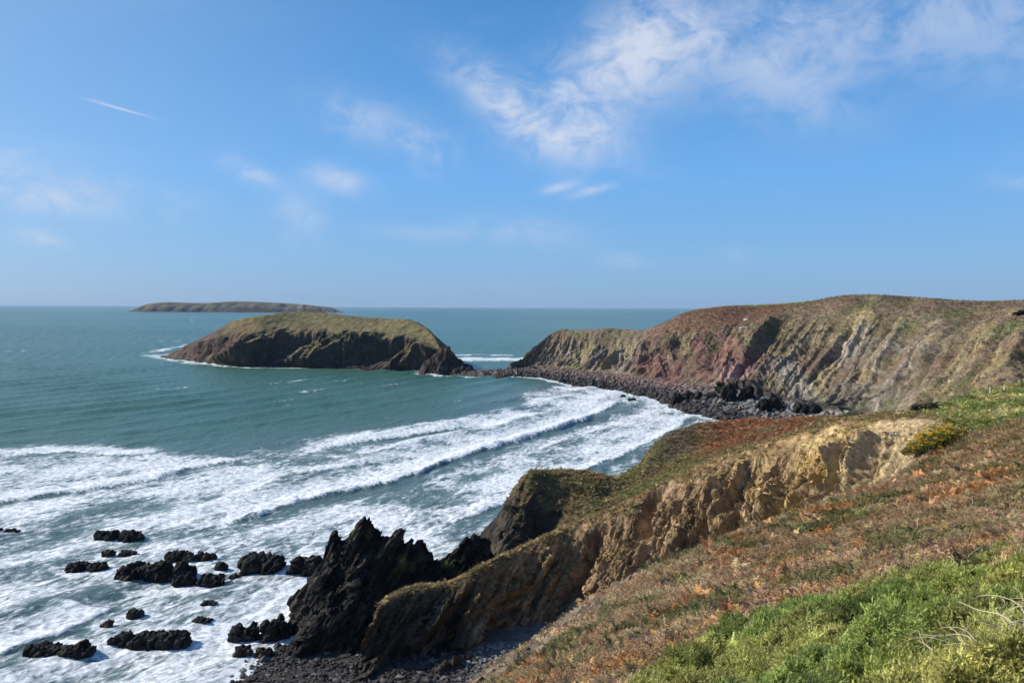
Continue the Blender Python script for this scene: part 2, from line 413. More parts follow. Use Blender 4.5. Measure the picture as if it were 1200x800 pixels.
def hsh(*a):
    v = 0.0
    for k_, x in enumerate(a): v = v + x * (12.9898, 78.233, 37.719, 53.137)[k_]
    v = np.sin(v) * 43758.5453; return v - np.floor(v)
def cells(Pt, Fr, size, seed=0, warp=.18):
    """jointed rock: a random value for each block of the tilted beds"""
    q_ = (np.asarray(Pt) @ Fr.T) / np.array(size)
    w_ = fbm(np.asarray(Pt), size[1] * .8, 3, seed + 5) * warp * 2
    i = np.floor(q_[..., 0] + w_ + .5 * w_ * np.sin(q_[..., 1] * 2)); j = np.floor(q_[..., 1] + hsh(i, i * 0 + seed) * 7 + w_); k_ = np.floor(q_[..., 2] + hsh(i, j, i * 0 + seed) * 5)
    return hsh(i, j, k_, i * 0 + seed), hsh(i, i * 0 + seed + 3.3)
HS = [  # water, foot, low, mid, edge, top as (u, v, d); water d solved on the sea plane
 [(583, 442), (588, 435, 516), (596, 430, 519), (604, 424, 523), (611, 419, 527), (617, 415, 531)],
 [(615, 441), (625, 430, 520), (629, 420, 523), (634, 407, 528), (642, 396, 534), (652, 387.5, 540)],
 [(647, 445), (662, 432, 503), (666, 420, 508), (670, 409, 515), (674, 398, 523), (678, 387, 532)],
 [(673, 451), (697, 436, 484), (702, 422, 491), (707, 408, 500), (710, 396, 510), (714, 384.5, 520)],
 [(705, 454.5), (731, 439, 464), (738, 424, 471), (745, 410, 481), (750, 399, 493), (757, 386, 506)],
 [(740, 461), (760, 444, 436), (770, 428, 444), (780, 410, 455), (789, 391, 470), (800, 369, 492)],
 [(777, 470), (795, 449, 403), (808, 430, 413), (818, 410, 426), (830, 386, 445), (846, 362, 482)],
 [(795, 480), (836, 451, 373), (845, 430, 384), (856, 408, 400), (870, 380, 424), (897, 358, 486)],
 [(821, 486), (873, 463, 346), (885, 440, 358), (900, 412, 374), (920, 378, 398), (942, 354.5, 432)],
 [(848, 492), (917, 477, 326), (928, 450, 336), (945, 418, 352), (968, 378, 376), (990, 347.5, 402)],
 [(900, 501), (979, 487, 303), (985, 455, 312), (1000, 420, 328), (1020, 378, 350), (1036, 347, 374)],
 [(955, 508), (1030, 487, 275), (1040, 455, 284), (1055, 420, 298), (1075, 380, 318), (1094, 351, 347)],
 [(1010, 520), (1075, 482, 235), (1085, 455, 244), (1105, 425, 258), (1130, 386, 280), (1152, 354, 322)],
 [(1060, 530), (1130, 480, 195), (1140, 452, 205), (1160, 422, 220), (1187, 384, 246), (1212, 352.5, 302)],
 [(1130, 545), (1200, 478, 168), (1215, 448, 180), (1235, 418, 196), (1262, 380, 222), (1300, 352, 285)],
 [(1260, 560), (1350, 470, 150), (1370, 440, 162), (1390, 410, 178), (1420, 375, 205), (1470, 350, 270)],
]
prof = []
for i, s in enumerate(HS):
    w = PZ(*s[0], 0.0); rest = [P(*q) for q in s[1:]]
    if i >= 10: w = rest[0] + np.array([-15.0, -20, 0]); w[2] = max(rest[0][2] - 7, -.4)
    dr = w - rest[0]; dr[2] = 0; dr /= np.linalg.norm(dr)
    und = w + dr * 14; und[2] = min(w[2], 0) - 3.5 if i < 10 else w[2] - 6
    top = rest[-1]
    bdir = np.array([0.35, 0.94, 0])
    if i <= 4:
        b1 = top + bdir * 8; b1[2] = top[2] - 3.0 - i; b2 = top + bdir * 30; b2[2] = -6
    elif i <= 6:
        b1 = top + bdir * 30; b1[2] = top[2] - 2.5; b2 = top + bdir * 110; b2[2] = -6
    else:
        b1 = top + bdir * 60; b1[2] = top[2] - 2.0 if i != 7 else top[2] - .5; b2 = top + bdir * 330; b2[2] = top[2] - 9
    prof.append([und, w] + rest + [b1, b2])
nsr = [6, 26, 46, 46, 46, 36, 14, 10]
nss = [46, 40, 38, 40, 46, 54, 52, 52, 58, 58, 52, 44, 40, 34, 20]
G = loft(prof, nss, nsr); kp = rowparam(nsr)[None, :] * np.ones((G.shape[0], 1)); sp = rowparam(nss)[:, None] * np.ones((1, G.shape[1]))
N = gnormals(G); N *= np.sign(N[..., 2:3].mean()) if True else 1
face = sst(kp, 1.9, 2.4) * (1 - sst(kp, 5.2, 6.3)); lowf = sst(kp, 1.9, 2.2) * (1 - sst(kp, 3.6, 5.0))
far = 1 - .45 * sst(sp, 10, 13.5)
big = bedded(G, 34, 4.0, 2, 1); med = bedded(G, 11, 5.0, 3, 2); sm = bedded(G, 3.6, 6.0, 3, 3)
lump = fbm(G, 14, 4, 4)
hc = sp - .16 * kp + .05 * lump; k_s = kp * .42; sa, ia = saw(hc, k_s, 1.0, 1, .76, .22, .9); sb, ib = saw(hc, k_s, 3.1, 2, .70, .22, 1.1); sc_, ic = saw(hc, k_s, 9.0, 3, .64, .3, 1.1)
rf = sst(kp, 1.9, 2.6) * (1 - sst(kp, 4.4, 5.6)); rfl = sst(kp, 1.9, 2.2) * (1 - sst(kp, 3.3, 5.0))
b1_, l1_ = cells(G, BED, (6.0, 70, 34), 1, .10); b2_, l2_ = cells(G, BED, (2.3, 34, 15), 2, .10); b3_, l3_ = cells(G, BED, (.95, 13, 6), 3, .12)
expo = np.clip(.45 + .9 * fbm(G, 38, 3, 16) + .35 * rfl, .15, 1.2)
D1 = far * (face * big * 1.6 + rf * (sa * 7.0 + sb * 4.0 - 5) + rf * (.45 + .55 * expo) * sc_ * 2.0 + rf * expo * (b1_ * 1.8 + b2_ * 1.2 + b3_ * .7 - 1.6))
G1 = G + N * D1[..., None]
beachm = sst(kp, .5, 1.1) * (1 - sst(kp, 1.85, 2.2))
sharp = (np.abs(sm) * -2.6 + .6) * face * (0.35 + .65 * lowf) + lump * .5 * face + fbm(G, 3.0, 3, 6) * .45 * (face + .3) + fbm(G, 2.6, 3, 7) * 1.0 * beachm
# dark buttresses standing at the foot of the cliff
butt = sst(ridged(np.stack([sp * 2.2, kp * .8, 0 * kp], -1), 1.0, 2, 3), .15, .75) * np.exp(-((kp - 2.2) / (.22 + .34 * np.abs(perlin(np.stack([sp * 1.7, 0 * sp, 0 * sp + .5], -1))))) ** 2) * sst(sp, 7.0, 7.8) * (1 - sst(sp, 10.0, 10.8))
G2 = G1 + N * (sharp + butt * 5.0)[..., None]
G2[..., 2] += beachm * .3
N2 = gnormals(G2); N2 *= np.sign(N2[..., 2:3].mean())
lump2 = fbm(G, 26, 4, 8); lump3 = fbm(G * np.array([1, 1, 1.6]), 9, 4, 9); bedc = bedded(G, 7, 8.0, 3, 10); bedb = bedded(G, 20, 6.0, 3, 11)
olive = np.array([.135, .112, .062]); brown = np.array([.155, .108, .074]); rust = np.array([.150, .082, .052]); green = np.array([.105, .118, .048])
mauve = np.array([.150, .105, .085]); straw = np.array([.300, .235, .120]); grey = np.array([.185, .160, .125]); redr = np.array([.170, .088, .072])
pink = np.array([.265, .175, .150]); dark = np.array([.035, .032, .030]); pale = np.array([.36, .31, .24])
C = mixc(olive, brown, sst(lump2, -.3, .4)); C = mixc(C, mauve, sst(lump3, .0, .6) * .7); C = mixc(C, green, sst(fbm(G, 32, 3, 12), .15, .6) * .55)
C = mixc(C, straw, sst(bedc, .1, .55) * .55 * sst(sp, 6.5, 9))
edge_l = sst(sb, .45, .8) * rf; edge_s = sst(sc_, .45, .8) * rf
rockm = np.clip(sst(b1_ * .5 + b2_ * .5 + .35 * expo, .72, .95) * rf * .8 + .4 * edge_s * rfl + sst(bedb, .0, .45) * face * (.35 + .65 * lowf) + lowf * sst(bedc + .5 * lump3, -.05, .35), 0, 1) * (1 - sst(sp, 11.0, 12.3)) * (.35 + .65 * sst(b2_ * .5 + l2_ * .5, .35, .6))
redz = sst(sp, 3.6, 4.6) * (1 - sst(sp, 7.6, 8.6)); pz = np.exp(-((sp - 2.0) / .8) ** 2) * .5
rc = mixc(mixc(grey, pale, np.clip(sst(bedc, .1, .5) * .5 + edge_s, 0, 1)), mixc(redr, pink, sst(bedc, .05, .5)), np.clip(redz + pz, 0, 1))
rc = rc * (.62 + .75 * l2_ * .5 + .75 * b3_ * .5)[..., None]
C = C * (.86 + .28 * l1_)[..., None]
hb_ = hsh(ib, ib * 0 + 4.2); hc2_ = hsh(ic, ic * 0 + 1.7)
C = C * (.84 + .34 * hb_)[..., None]; C = mixc(C, straw * 1.1, sst(hc2_ * .55 + hb_ * .45, .58, .74) * rf * .50); C = mixc(C, np.array([.34, .28, .20]), sst(sc_, .42, .7) * sst(hc2_, .45, .6) * rf * .6); C = mixc(C, np.array([.075, .062, .050]), sst(l2_ * .6 + l3_ * .4, .30, .18) * rf * .55)  # straw bands; pale crests and dark strips paint in lit ribs and shadow lines
C = mixc(C, rc, rockm)
C = mixc(C, redr * .95, redz * sst(lump3 + bedb, -.1, .5) * sst(kp, 2.0, 2.4) * (1 - sst(kp, 3.9, 5.0)) * .8)
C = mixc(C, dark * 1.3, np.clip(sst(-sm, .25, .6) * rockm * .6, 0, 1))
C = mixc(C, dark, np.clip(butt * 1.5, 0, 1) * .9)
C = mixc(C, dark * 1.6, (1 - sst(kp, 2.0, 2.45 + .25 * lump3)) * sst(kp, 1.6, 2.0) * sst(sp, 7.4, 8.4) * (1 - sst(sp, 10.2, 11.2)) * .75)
topr = sst(kp, 4.9, 5.3) * sst(sp, 3.8, 5.2) * (1 - sst(sp, 7.2, 8.0))
C = mixc(C, rust, topr * .85)
C = mixc(C, np.array([.20, .23, .065]), sst(kp, 5.95, 6.05) * sst(sp, 6.2, 6.8) * (1 - sst(sp, 8.2, 8.6)))
rr = sst(fbm(G, 40, 3, 14), .0, .4) * sst(sp, 11, 12.5); C = mixc(C, rust * 1.15, rr * .6)
C = mixc(C, green * 1.1, sst(fbm(G, 30, 3, 15), .05, .4) * sst(sp, 11.5, 13) * sst(kp, 3.5, 4.6) * .8)
bc = mixc(dark * 1.5, np.array([.13, .115, .105]), sst(kp, 1.1, 1.75) * (.5 + .5 * sst(lump3, -.3, .3)))
bc = mixc(bc, mixc(pink * .95, np.array([.30, .28, .26]), sst(sp, 6.8, 8.2)), sst(kp, 1.58, 1.86) * sst(sp, .8, 1.6) * (.6 + .4 * sst(lump3, -.2, .3)))
bc = mixc(bc, mixc(straw, green, sst(lump3, -.2, .3) * .6), sst(sp, 10.4, 11.3))
C = mixc(bc, C, sst(kp, 1.88, 2.06))
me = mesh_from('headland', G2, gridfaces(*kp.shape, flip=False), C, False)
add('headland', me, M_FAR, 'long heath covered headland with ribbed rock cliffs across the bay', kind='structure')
HG, HK, HSP, HC, HR = G2, kp, sp, C, np.clip(rockm + butt + (1 - sst(kp, 1.9, 2.2)), 0, 1)

# ------------------------------------------------------------------ tidal island and its causeway
IS = [  # foot (u,v on the sea), then face points and the back
 [(184, 419), (187, 418.4, None), (190, 417.5, None), (193, 416.8, None), (197, 416, None)],
 [(205, 421), (208, 416, 4), (212, 411, 8), (217, 407, 12), (222, 403, 18)],
 [(232, 424), (235, 415, 8), (238, 407, 16), (242, 399, 24), (248, 390, 34)],
 [(262, 428), (264, 416, 9), (267, 404, 19), (270, 391, 30), (276, 375.5, 44)],
 [(292, 430), (294, 416, 9), (298, 402, 20), (303, 388, 34), (310, 370, 56)],
 [(325, 430), (328, 416, 9), (333, 402, 21), (339, 386, 38), (347, 365.8, 72)],
 [(360, 431), (364, 416, 9), (369, 402, 21), (375, 386, 38), (383, 368, 74)],
 [(395, 432), (400, 417, 9), (405, 402, 20), (411, 387, 36), (419, 371.8, 68)],
 [(432, 433), (436, 418, 9), (441, 404, 19), (446, 390, 33), (452, 374, 58)],
 [(462, 434), (466, 420, 8), (470, 407, 17), (474, 393, 29), (480, 375.5, 46)],
 [(488, 435), (490, 424, 6), (493, 412, 13), (497, 399, 21), (501, 386, 32)],
 [(505, 436.5), (507, 428, 4), (510, 419, 9), (512, 410, 14), (514, 402, 20)],
 [(520, 437), (521, 433, 3), (522, 429, 6), (522, 425, 10), (522, 421, 14)],
]
prof = []
for i, s in enumerate(IS):
    w = PZ(s[0][0], s[0][1], 0); d0 = w[1]
    und = w + np.array([0, -12, -5.0]); rest = [P(q[0], q[1], d0 + (q[2] if q[2] is not None else 3 * (k + 1))) for k, q in enumerate(s[1:])]
    top = rest[-1]; b1 = top + np.array([0, 22, -2.5 if i not in (0, 12) else -1]); b2 = top + np.array([4, 70, 0]); b2[2] = min(top[2] * .5, 18); b3 = top + np.array([6, 105, 0]); b3[2] = -6
    prof.append([und, w] + rest + [b1, b2, b3])
nsr = [5, 30, 30, 30, 34, 10, 8, 8]; nss = [26] + [30] * 10 + [22]
G = loft(prof, nss, nsr); kp = rowparam(nsr)[None, :] * np.ones((G.shape[0], 1)); sp = rowparam(nss)[:, None] * np.ones((1, G.shape[1]))
N = gnormals(G); N *= np.sign(N[..., 2:3].mean())
face = sst(kp, .9, 1.3) * (1 - sst(kp, 3.4, 4.3))
q = G @ frame((0.86, 0.10, -0.45), (.40, .45, .80)).T
spur = fbm(q * np.array([1, .22, .3]), 46, 2, 21)
spur2 = fbm(q * np.array([1, .25, .35]), 15, 3, 22); spur3 = fbm(q * np.array([1, .18, .3]), 5, 3, 23)
lump = fbm(G, 20, 4, 24)
IBF = frame((0.86, 0.10, -0.45), (.40, .45, .80)); ib1_, il1_ = cells(G, IBF, (7, 46, 22), 41, .12); ib2_, il2_ = cells(G, IBF, (2.8, 18, 9), 42, .12)
cc_ = sp - .75 * (kp - 4) + .22 * spur2 + .5 * spur
sh = np.interp(cc_, [0, 1.6, 2.6, 3.5, 4.5, 5.5, 6.4, 7.4, 8.15, 9.2, 10.4, 11.3, 12.2, 14], [0, .5, .9, -.1, .2, 1, -1, .3, 1, -1, .3, 1, -.6, 0])
tipf = sst(sp, .6, 3.2); face = face * (.35 + .65 * tipf)
ftop = tipf * sst(kp, .9, 1.5) * (1 - sst(kp, 2.9, 4.0))
G2 = G + N * (ftop * (sh * 9.5 + spur * 3.0) + face * ((1 - 2 * np.abs(spur2)) * 2.2 - np.abs(spur3) * 1.6 + lump * 1.2 + (ib1_ - .5) * 4.5 + (ib2_ - .5) * 2.2) + fbm(G, 5, 3, 25) * .6 * sst(kp, .9, 1.5))[..., None]
N2 = gnormals(G2); N2 *= np.sign(N2[..., 2:3].mean())
grass = mixc(np.array([.115, .102, .045]), np.array([.155, .130, .060]), sst(lump, -.3, .3))
grass = mixc(grass, np.array([.14, .085, .05]), sst(fbm(G, 30, 3, 26), .1, .5) * .5)
irock = mixc(np.array([.050, .041, .035]), np.array([.115, .072, .056]), np.clip(.6 * il2_ + .4 * il1_, 0, 1) * (1 - .55 * sst(sp, 4, 6)))
veg = np.clip(sst(N2[..., 2] + .15 * lump + .12 * sh, .42, .64) * sst(kp + .5 * spur + .4 * sh, 1.3, 2.4) * sst(sp + kp * .5 + .8 * lump, 4.2, 6.0), 0, 1)
C = mixc(irock, grass, veg); C = mixc(C, dark * .7, (1 - sst(kp, 1.1, 1.35)))
IG, IC_ = G2, C
me = mesh_from('tidal_island', G2, gridfaces(*kp.shape), C)
add('tidal_island', me, M_ISLE, 'flat topped grassy tidal island with dark gullied cliffs off the headland', kind='structure')

def blockgrid(prof, nss, nsr, bed, amps, seed):
    G = loft(prof, nss, nsr); N = gnormals(G); N *= np.sign(N[..., 2:3].mean())
    q = G @ bed.T
    a, b, c, sz = amps
    r1 = fbm(q * np.array([1, .2, .3]), sz, 2, seed); r2 = fbm(q * np.array([1, .2, .35]), sz * .33, 3, seed + 1)
    return G + N * (r1 * a - np.abs(r2) * b + fbm(G, sz * .4, 4, seed + 2) * c)[..., None], N, r1, r2
# rock knob at the landward end of the island
def mound(u0, u1, apex, base_v, dep, nprof=7, back=14, power=1.0):
    """profiles of a rocky knob rising from the sea between u0 and u1"""
    pr = []
    for i in range(nprof):
        f = i / (nprof - 1); u = u0 + (u1 - u0) * f
        w = PZ(u, base_v, 0); d0 = w[1]
        k = np.interp(u, [u0, apex[0], u1], [0, 1, 0]) ** power
        hv = base_v - (base_v - apex[1]) * k
        pr.append([w + np.array([0, -dep * .4, -3.0]), w, P(u, base_v - (base_v - hv) * .5, d0 + dep * .22), P(u, hv, d0 + dep * .5),
                   P(u, hv, d0 + dep * .5) + np.array([0, dep * .4, -k * 3]), w + np.array([0, dep * 1.3, -4.0])])
    return pr
IB = frame((0.9, .1, -.4), (.4, .3, .85))
G2, N, r1, r2 = blockgrid(mound(488, 556, (520, 405), 439, 34, 9, power=.75), [14] * 8, [4, 16, 16, 6, 6], IB, (3.0, 2.6, 1.2, 9), 31)
C = mixc(np.array([.042, .032, .029]), np.array([.12, .068, .053]), sst(r2, 0, .4) * .7)
add('sea_stack', mesh_from('sea_stack', G2, gridfaces(*r1.shape), C, False), M_ISLE, 'pointed dark reddish rock knob at the landward end of the grassy island', 'rock')
pr = []
for u, v, hh in [(530, 439, 1.5), (548, 440, 2.2), (562, 441, 2.4), (578, 441, 2.8), (592, 441.5, 3.4), (606, 441.5, 4.5)]:
    w = PZ(u, v, 0); pr.append([w + np.array([0, -9, -3]), w, w + np.array([0, 7, hh * .8]), w + np.array([0, 22, hh]), w + np.array([0, 36, hh * .4]), w + np.array([0, 50, -3.])])
G2, N, r1, r2 = blockgrid(pr, [16] * 5, [4, 10, 14, 10, 6], IB, (.9, 1.0, .9, 5), 35)
C = mixc(np.array([.055, .048, .043]), np.array([.17, .13, .11]), sst(r2, -.1, .4))
add('causeway', mesh_from('causeway', G2, gridfaces(*r1.shape), C, False), M_BOUL, 'low rocky causeway between the island and the headland', kind='structure')

# distant island on the horizon
sk = [(150, 365.5), (158, 362), (171, 356.5), (192, 354.2), (215, 354.8), (240, 355.0), (276, 353.2), (320, 354.8), (350, 356.6), (366, 358.2), (382, 360), (392, 364), (400, 367)]
prof = []
for i, (u, v) in enumerate(sk):
    w = PZ(u, 366.6 + (u - 150) * .008, 0); w = np.array([w[0] / w[1] * 5200, 5200, 0]); top = P(u, v, 5320)
    top[2] = max(top[2], 2); h = top[2]
    prof.append([w + np.array([0, -30, -12]), w, w + np.array([0, 30, h * .45]), w + np.array([0, 70, h * .75]), top, top + np.array([0, 200, -6]), top + np.array([0, 400, -h - 12])])
nsr = [3, 8, 8, 8, 6, 4]; G = loft(prof, [14] * 12, nsr); N = gnormals(G); N *= np.sign(N[..., 2:3].mean())
kp = rowparam(nsr)[None, :] * np.ones((G.shape[0], 1))
f1 = fbm(G * np.array([1, .6, .4]), 70, 4, 41)
G2 = G + N * (f1 * 16 * sst(kp, .9, 1.6) * (1 - sst(kp, 3, 4)))[..., None]
C = mixc(np.array([.075, .060, .052]), np.array([.11, .10, .055]), sst(kp + f1, 1.8, 3.0)); C = mixc(C, np.array([.12, .075, .05]), sst(f1, .0, .5) * .6)
add('distant_island', mesh_from('distant_island', G2, gridfaces(*kp.shape), C), M_FARISLE, 'low hazy island lying on the horizon', kind='structure')

# ------------------------------------------------------------------ near hillside (height field through surveyed points)
hp = []
for q in [(570, 803, 34), (640, 803, 27), (740, 800, 20), (860, 800, 15.5), (1000, 800, 12), (1200, 800, 9), (860, 737, 22), (1000, 692, 21), (1200, 650, 20), (700, 748, 33),
          (800, 702, 37), (1000, 640, 38), (1200, 568, 40), (900, 660, 46), (1100, 592, 48), (620, 764, 41), (700, 706, 48), (787, 659, 54), (862, 633, 59), (937, 611, 65),
          (1000, 595, 70), (1027, 580, 74), (1055, 562, 79), (1080, 548, 83), (1140, 517, 90), (1110, 556, 66), (1200, 522, 62), (1200, 504, 84), (1200, 462, 115), (1160, 482, 106), (1100, 490, 106), (1130, 469, 118), (1160, 461, 125), (1200, 452, 132), (1260, 440, 138), (1330, 560, 36), (1330, 470, 80)]:
    hp.append(P(*q))
hp += [np.array(q, float) for q in [(0, 0, 43.3), (3, 4, 42.2), (0, -10, 44.5), (20, 0, 47), (40, 10, 49), (70, 30, 48), (110, 60, 48), (130, 100, 46), (130, 150, 42), (-8, 0, 38), (-8, 10, 34), (-15, 12, 29), (-12, 26, 22), (-20, -10, 34),
      (-22, 30, 9), (-7, 36, 22), (-14, 45, 6), (-5, 48, 16), (-24, 60, -3), (-5, 62, -1), (4, 58, 16), (5, 70, 2), (13, 66, 17), (15, 78, 5), (20, 70, 18), (22, 84, 8), (28, 77, 18), (31, 90, 12), (36, 84, 19.5), (42, 92, 19), (41, 84, 23),
      (-20, 85, -3), (0, 90, -2), (10, 97, -2), (22, 100, 2), (34, 98, 9), (30, 115, 4), (10, 115, -4), (-20, 115, -5), (50, 108, 27), (56, 122, 24), (66, 138, 20), (84, 150, 22), (110, 150, 33), (30, 140, -2), (0, 150, -6), (60, 155, 8)]]
hp = np.array(hp)
def tps(pts, reg=0.02):
    x = pts[:, :2] / 50.0; n = len(x)
    r2 = ((x[:, None] - x[None]) ** 2).sum(-1); K = .5 * r2 * np.log(r2 + 1e-12) + np.eye(n) * reg * .01
    A = np.zeros((n + 3, n + 3)); A[:n, :n] = K; A[:n, n] = 1; A[:n, n + 1:] = x; A[n, :n] = 1; A[n + 1:, :n] = x.T
    w = np.linalg.solve(A, np.concatenate([pts[:, 2], [0, 0, 0]]))
    def f(X, Y):
        X = np.asarray(X) / 50.0; Y = np.asarray(Y) / 50.0
        out = w[n] + w[n + 1] * X + w[n + 2] * Y
        for i in range(n):
            r = (X - x[i, 0]) ** 2 + (Y - x[i, 1]) ** 2
            out = out + w[i] * .5 * r * np.log(r + 1e-12)
        return out
    return f
hz = tps(hp)
def hill_z(X, Y):
    z = hz(X, Y); q = np.stack([X, Y, 0 * X], -1)
    return z + fbm(q, 5.0, 4, 51) * .28 + fbm(q, 1.3, 2, 52) * .09
gx = np.arange(-25, 132, .42); gy = np.arange(-12, 152, .42)
X, Y = np.meshgrid(gx, gy, indexing='ij'); Z = hill_z(X, Y)
G = np.stack([X, Y, Z], -1); N = gnormals(G)
cliffy = 1 - sst(N[..., 2], .62, .80)
q2 = G @ BED.T
rb = fbm(q2 * np.array([1, .2, .3]), 2.2, 3, 53)
G2 = G + N * ((-np.abs(rb) * 1.4 + .3) * cliffy)[..., None]
bearing = np.degrees(np.arctan2(X, np.maximum(Y, .1)))
lum = fbm(G, 7, 4, 54)
C = mixc(np.array([.115, .080, .048]), np.array([.075, .065, .030]), sst(lum, -.2, .3))
greenm = sst(Y + lum * 8, 84, 92) * (1 - cliffy)
C = mixc(C, mixc(np.array([.12, .125, .040]), np.array([.20, .17, .07]), sst(fbm(G * np.array([.6, 1, 1]), 6, 3, 55), -.1, .4)), greenm)
C = mixc(C, mixc(np.array([.12, .085, .055]), np.array([.27, .21, .14]), sst(rb, -.1, .35)), cliffy)
C = mixc(C, np.array([.31, .24, .13]), cliffy * sst(Y, 70, 85))
HILLG = G2
me = mesh_from('hillside', G2, gridfaces(*X.shape), C)
add('hillside', me, M_HILL, 'steep heath and bracken covered hillside falling to a cove', kind='structure')

# ------------------------------------------------------------------ near cliff across the cove
NC = [
 [(405, 806, 91), (412, 790, 92), (420, 768, 94), (430, 738, 96), (446, 705, 98.5)],
 [(440, 806, 91.5), (448, 786, 93), (456, 757, 95), (466, 722, 98), (480, 689, 101)],
 [(490, 802, 92.5), (498, 780, 95), (506, 750, 97), (515, 715, 100), (525, 683, 103)],
 [(545, 795, 94.5), (550, 770, 97), (556, 735, 99.5), (562, 700, 102), (570, 660, 105.5)],
 [(600, 772, 102), (605, 746, 104), (610, 713, 107), (614, 679, 110), (618, 638, 114)],
 [(650, 750, 105), (655, 722, 107), (660, 689, 110), (664, 655, 113.5), (668, 616, 117.5)],
 [(700, 735, 102), (705, 702, 104), (712, 668, 107.5), (720, 635, 112), (728, 592, 117)],
 [(755, 712, 99), (760, 678, 101), (768, 641, 105), (776, 605, 110), (785, 562, 116)],
 [(810, 690, 96), (815, 655, 99), (822, 620, 103), (830, 580, 108.5), (840, 539, 115)],
 [(860, 672, 93), (866, 634, 96.5), (874, 596, 101), (883, 558, 107), (895, 520, 114)],
 [(915, 655, 89), (920, 617, 92.5), (928, 579, 97), (938, 542, 103), (952, 503, 110)],
 [(965, 638, 85), (972, 601, 88.5), (980, 566, 93), (990, 530, 98), (1006, 494, 105)],
 [(1015, 614, 81), (1022, 583, 84), (1030, 552, 88), (1042, 520, 92.5), (1056, 489, 99)],
 [(1050, 588, 76), (1060, 565, 79), (1070, 542, 82), (1084, 516, 87), (1098, 493, 94)],
 [(1085, 590, 74), (1098, 572, 76), (1110, 554, 79), (1125, 530, 84), (1140, 508, 92)],
]
prof = []
for i, s in enumerate(NC):
    pts = [P(*q) for q in s]; f0 = pts[0]
    u0 = f0 + np.array([-1.5, -5, -4.0]); b1 = pts[-1] + np.array([2, 5.0, -2.0 + (i > 9) * 1.5]); b2 = pts[-1] + np.array([5, 16, -9.0])
    prof.append([u0] + pts + [b1, b2])
nsr = [6, 44, 48, 48, 44, 18, 8]; nss = [40] * 5 + [48] * 7 + [34, 22]
G = loft(prof, nss, nsr); kp = rowparam(nsr)[None, :] * np.ones((G.shape[0], 1)); sp = rowparam(nss)[:, None] * np.ones((1, G.shape[1]))
N = gnormals(G); N *= np.sign(N[..., 2:3].mean())
face = sst(kp, .4, 1.0) * (1 - sst(kp, 4.5, 5.15))
NB = frame((0.80, .05, -.60), (.42, .36, .59)); q = G @ NB.T
wq2 = q + (fbm(G, 7, 2, 60) * 1.6)[..., None] * np.array([1, 0, 0])
r1 = fbm(wq2 * np.array([1, .14, .22]), 9.0, 2, 61); r2 = fbm(wq2 * np.array([1, .16, .25]), 2.6, 2, 62); r3 = fbm(wq2 * np.array([1, .2, .3]), .95, 3, 63)
lump = fbm(G, 4.5, 4, 64); fn = fbm(G, 1.2, 4, 65)
fade = 1 - .75 * sst(sp, 11.2, 13)
cl_c = sp - .36 * kp + .10 * lump; kq = kp * .7; ca_, _ = saw(cl_c, kq, .85, 5, .74, .25, 1.1); cb_, _ = saw(cl_c, kq, 2.5, 6, .70, .25, 1.2); cd_, id_ = saw(cl_c, kq, 7.0, 7, .64, .3, 1.2); ce_, _ = saw(cl_c, kp, 16.0, 8, .6, .5)
ribz = sst(kp, .2, .9) * (1 - sst(kp, 3.6 + .5 * lump, 4.8))
k1_, m1_ = cells(G, NB, (2.2, 9, 5), 11); k2_, m2_ = cells(G, NB, (.85, 4.2, 2.4), 12); k3_, m3_ = cells(G, NB, (.34, 1.8, 1.0), 13); k4_, m4_ = cells(G, NB, (.5, .6, .5), 14)
gz_ = sst(sp, 6.0, 8.0)
ribz = sst(kp, .2, .9) * (1 - sst(kp, 3.8 + .4 * lump, 4.7))
D1 = fade * (face * r1 * 1.2 + ribz * (ca_ * 3.4 + cb_ * (1.3 + 1.0 * gz_) + cd_ * (.45 + .8 * gz_) + k1_ * (1.9 - .7 * gz_) + k2_ * 1.15 + k3_ * .5 + k4_ * .2 - 3.7))
# undercut caves and gullies in the face
def gully(cs, ws, k0, k1, dp, lean=.5):
    c = cs + (kp - 2.5) * (.2 + lean * .2)
    return -dp * np.exp(-((sp - c) / ws) ** 2) * sst(kp, k0, k0 + .35) * (1 - sst(kp, k1, k1 + .35))
D1 = D1 + gully(3.55, .22, .2, 3.4, 3.2) + gully(5.0, .20, 1.2, 4.2, 2.2) + gully(6.05, .16, 3.1, 4.55, 3.2) + gully(7.75, .2, .9, 3.0, 1.8) + gully(9.55, .22, .8, 3.3, 4.2, 1.0) + gully(11.0, .12, 2.2, 3.6, 1.6, 1.0) + gully(2.2, .3, -.2, 2.9, 2.4) + gully(1.1, .18, .3, 3.2, 2.0)
D2 = face * fade * ((.4 - np.abs(r3)) * .45) + lump * .45 * (face + .25) * fade + fn * .20 * (face + .3)
G2 = G + N * D1[..., None]; Na = gnormals(G2); Na *= np.sign(Na[..., 2:3].mean()); Na = Na * .5 + N * .5
G2 = G2 + Na * D2[..., None]
N2 = gnormals(G2); N2 *= np.sign(N2[..., 2:3].mean())
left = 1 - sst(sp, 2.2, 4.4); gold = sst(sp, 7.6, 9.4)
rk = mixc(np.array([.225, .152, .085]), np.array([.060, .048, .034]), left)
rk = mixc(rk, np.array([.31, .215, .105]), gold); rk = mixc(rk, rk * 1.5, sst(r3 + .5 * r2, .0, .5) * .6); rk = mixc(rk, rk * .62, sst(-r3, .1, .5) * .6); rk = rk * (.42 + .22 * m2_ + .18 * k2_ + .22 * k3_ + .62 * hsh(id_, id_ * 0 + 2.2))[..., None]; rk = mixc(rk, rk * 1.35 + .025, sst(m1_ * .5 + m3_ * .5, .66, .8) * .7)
rk = mixc(rk, np.array([.36, .24, .08]), gold * sst(lump, .1, .5) * .6)
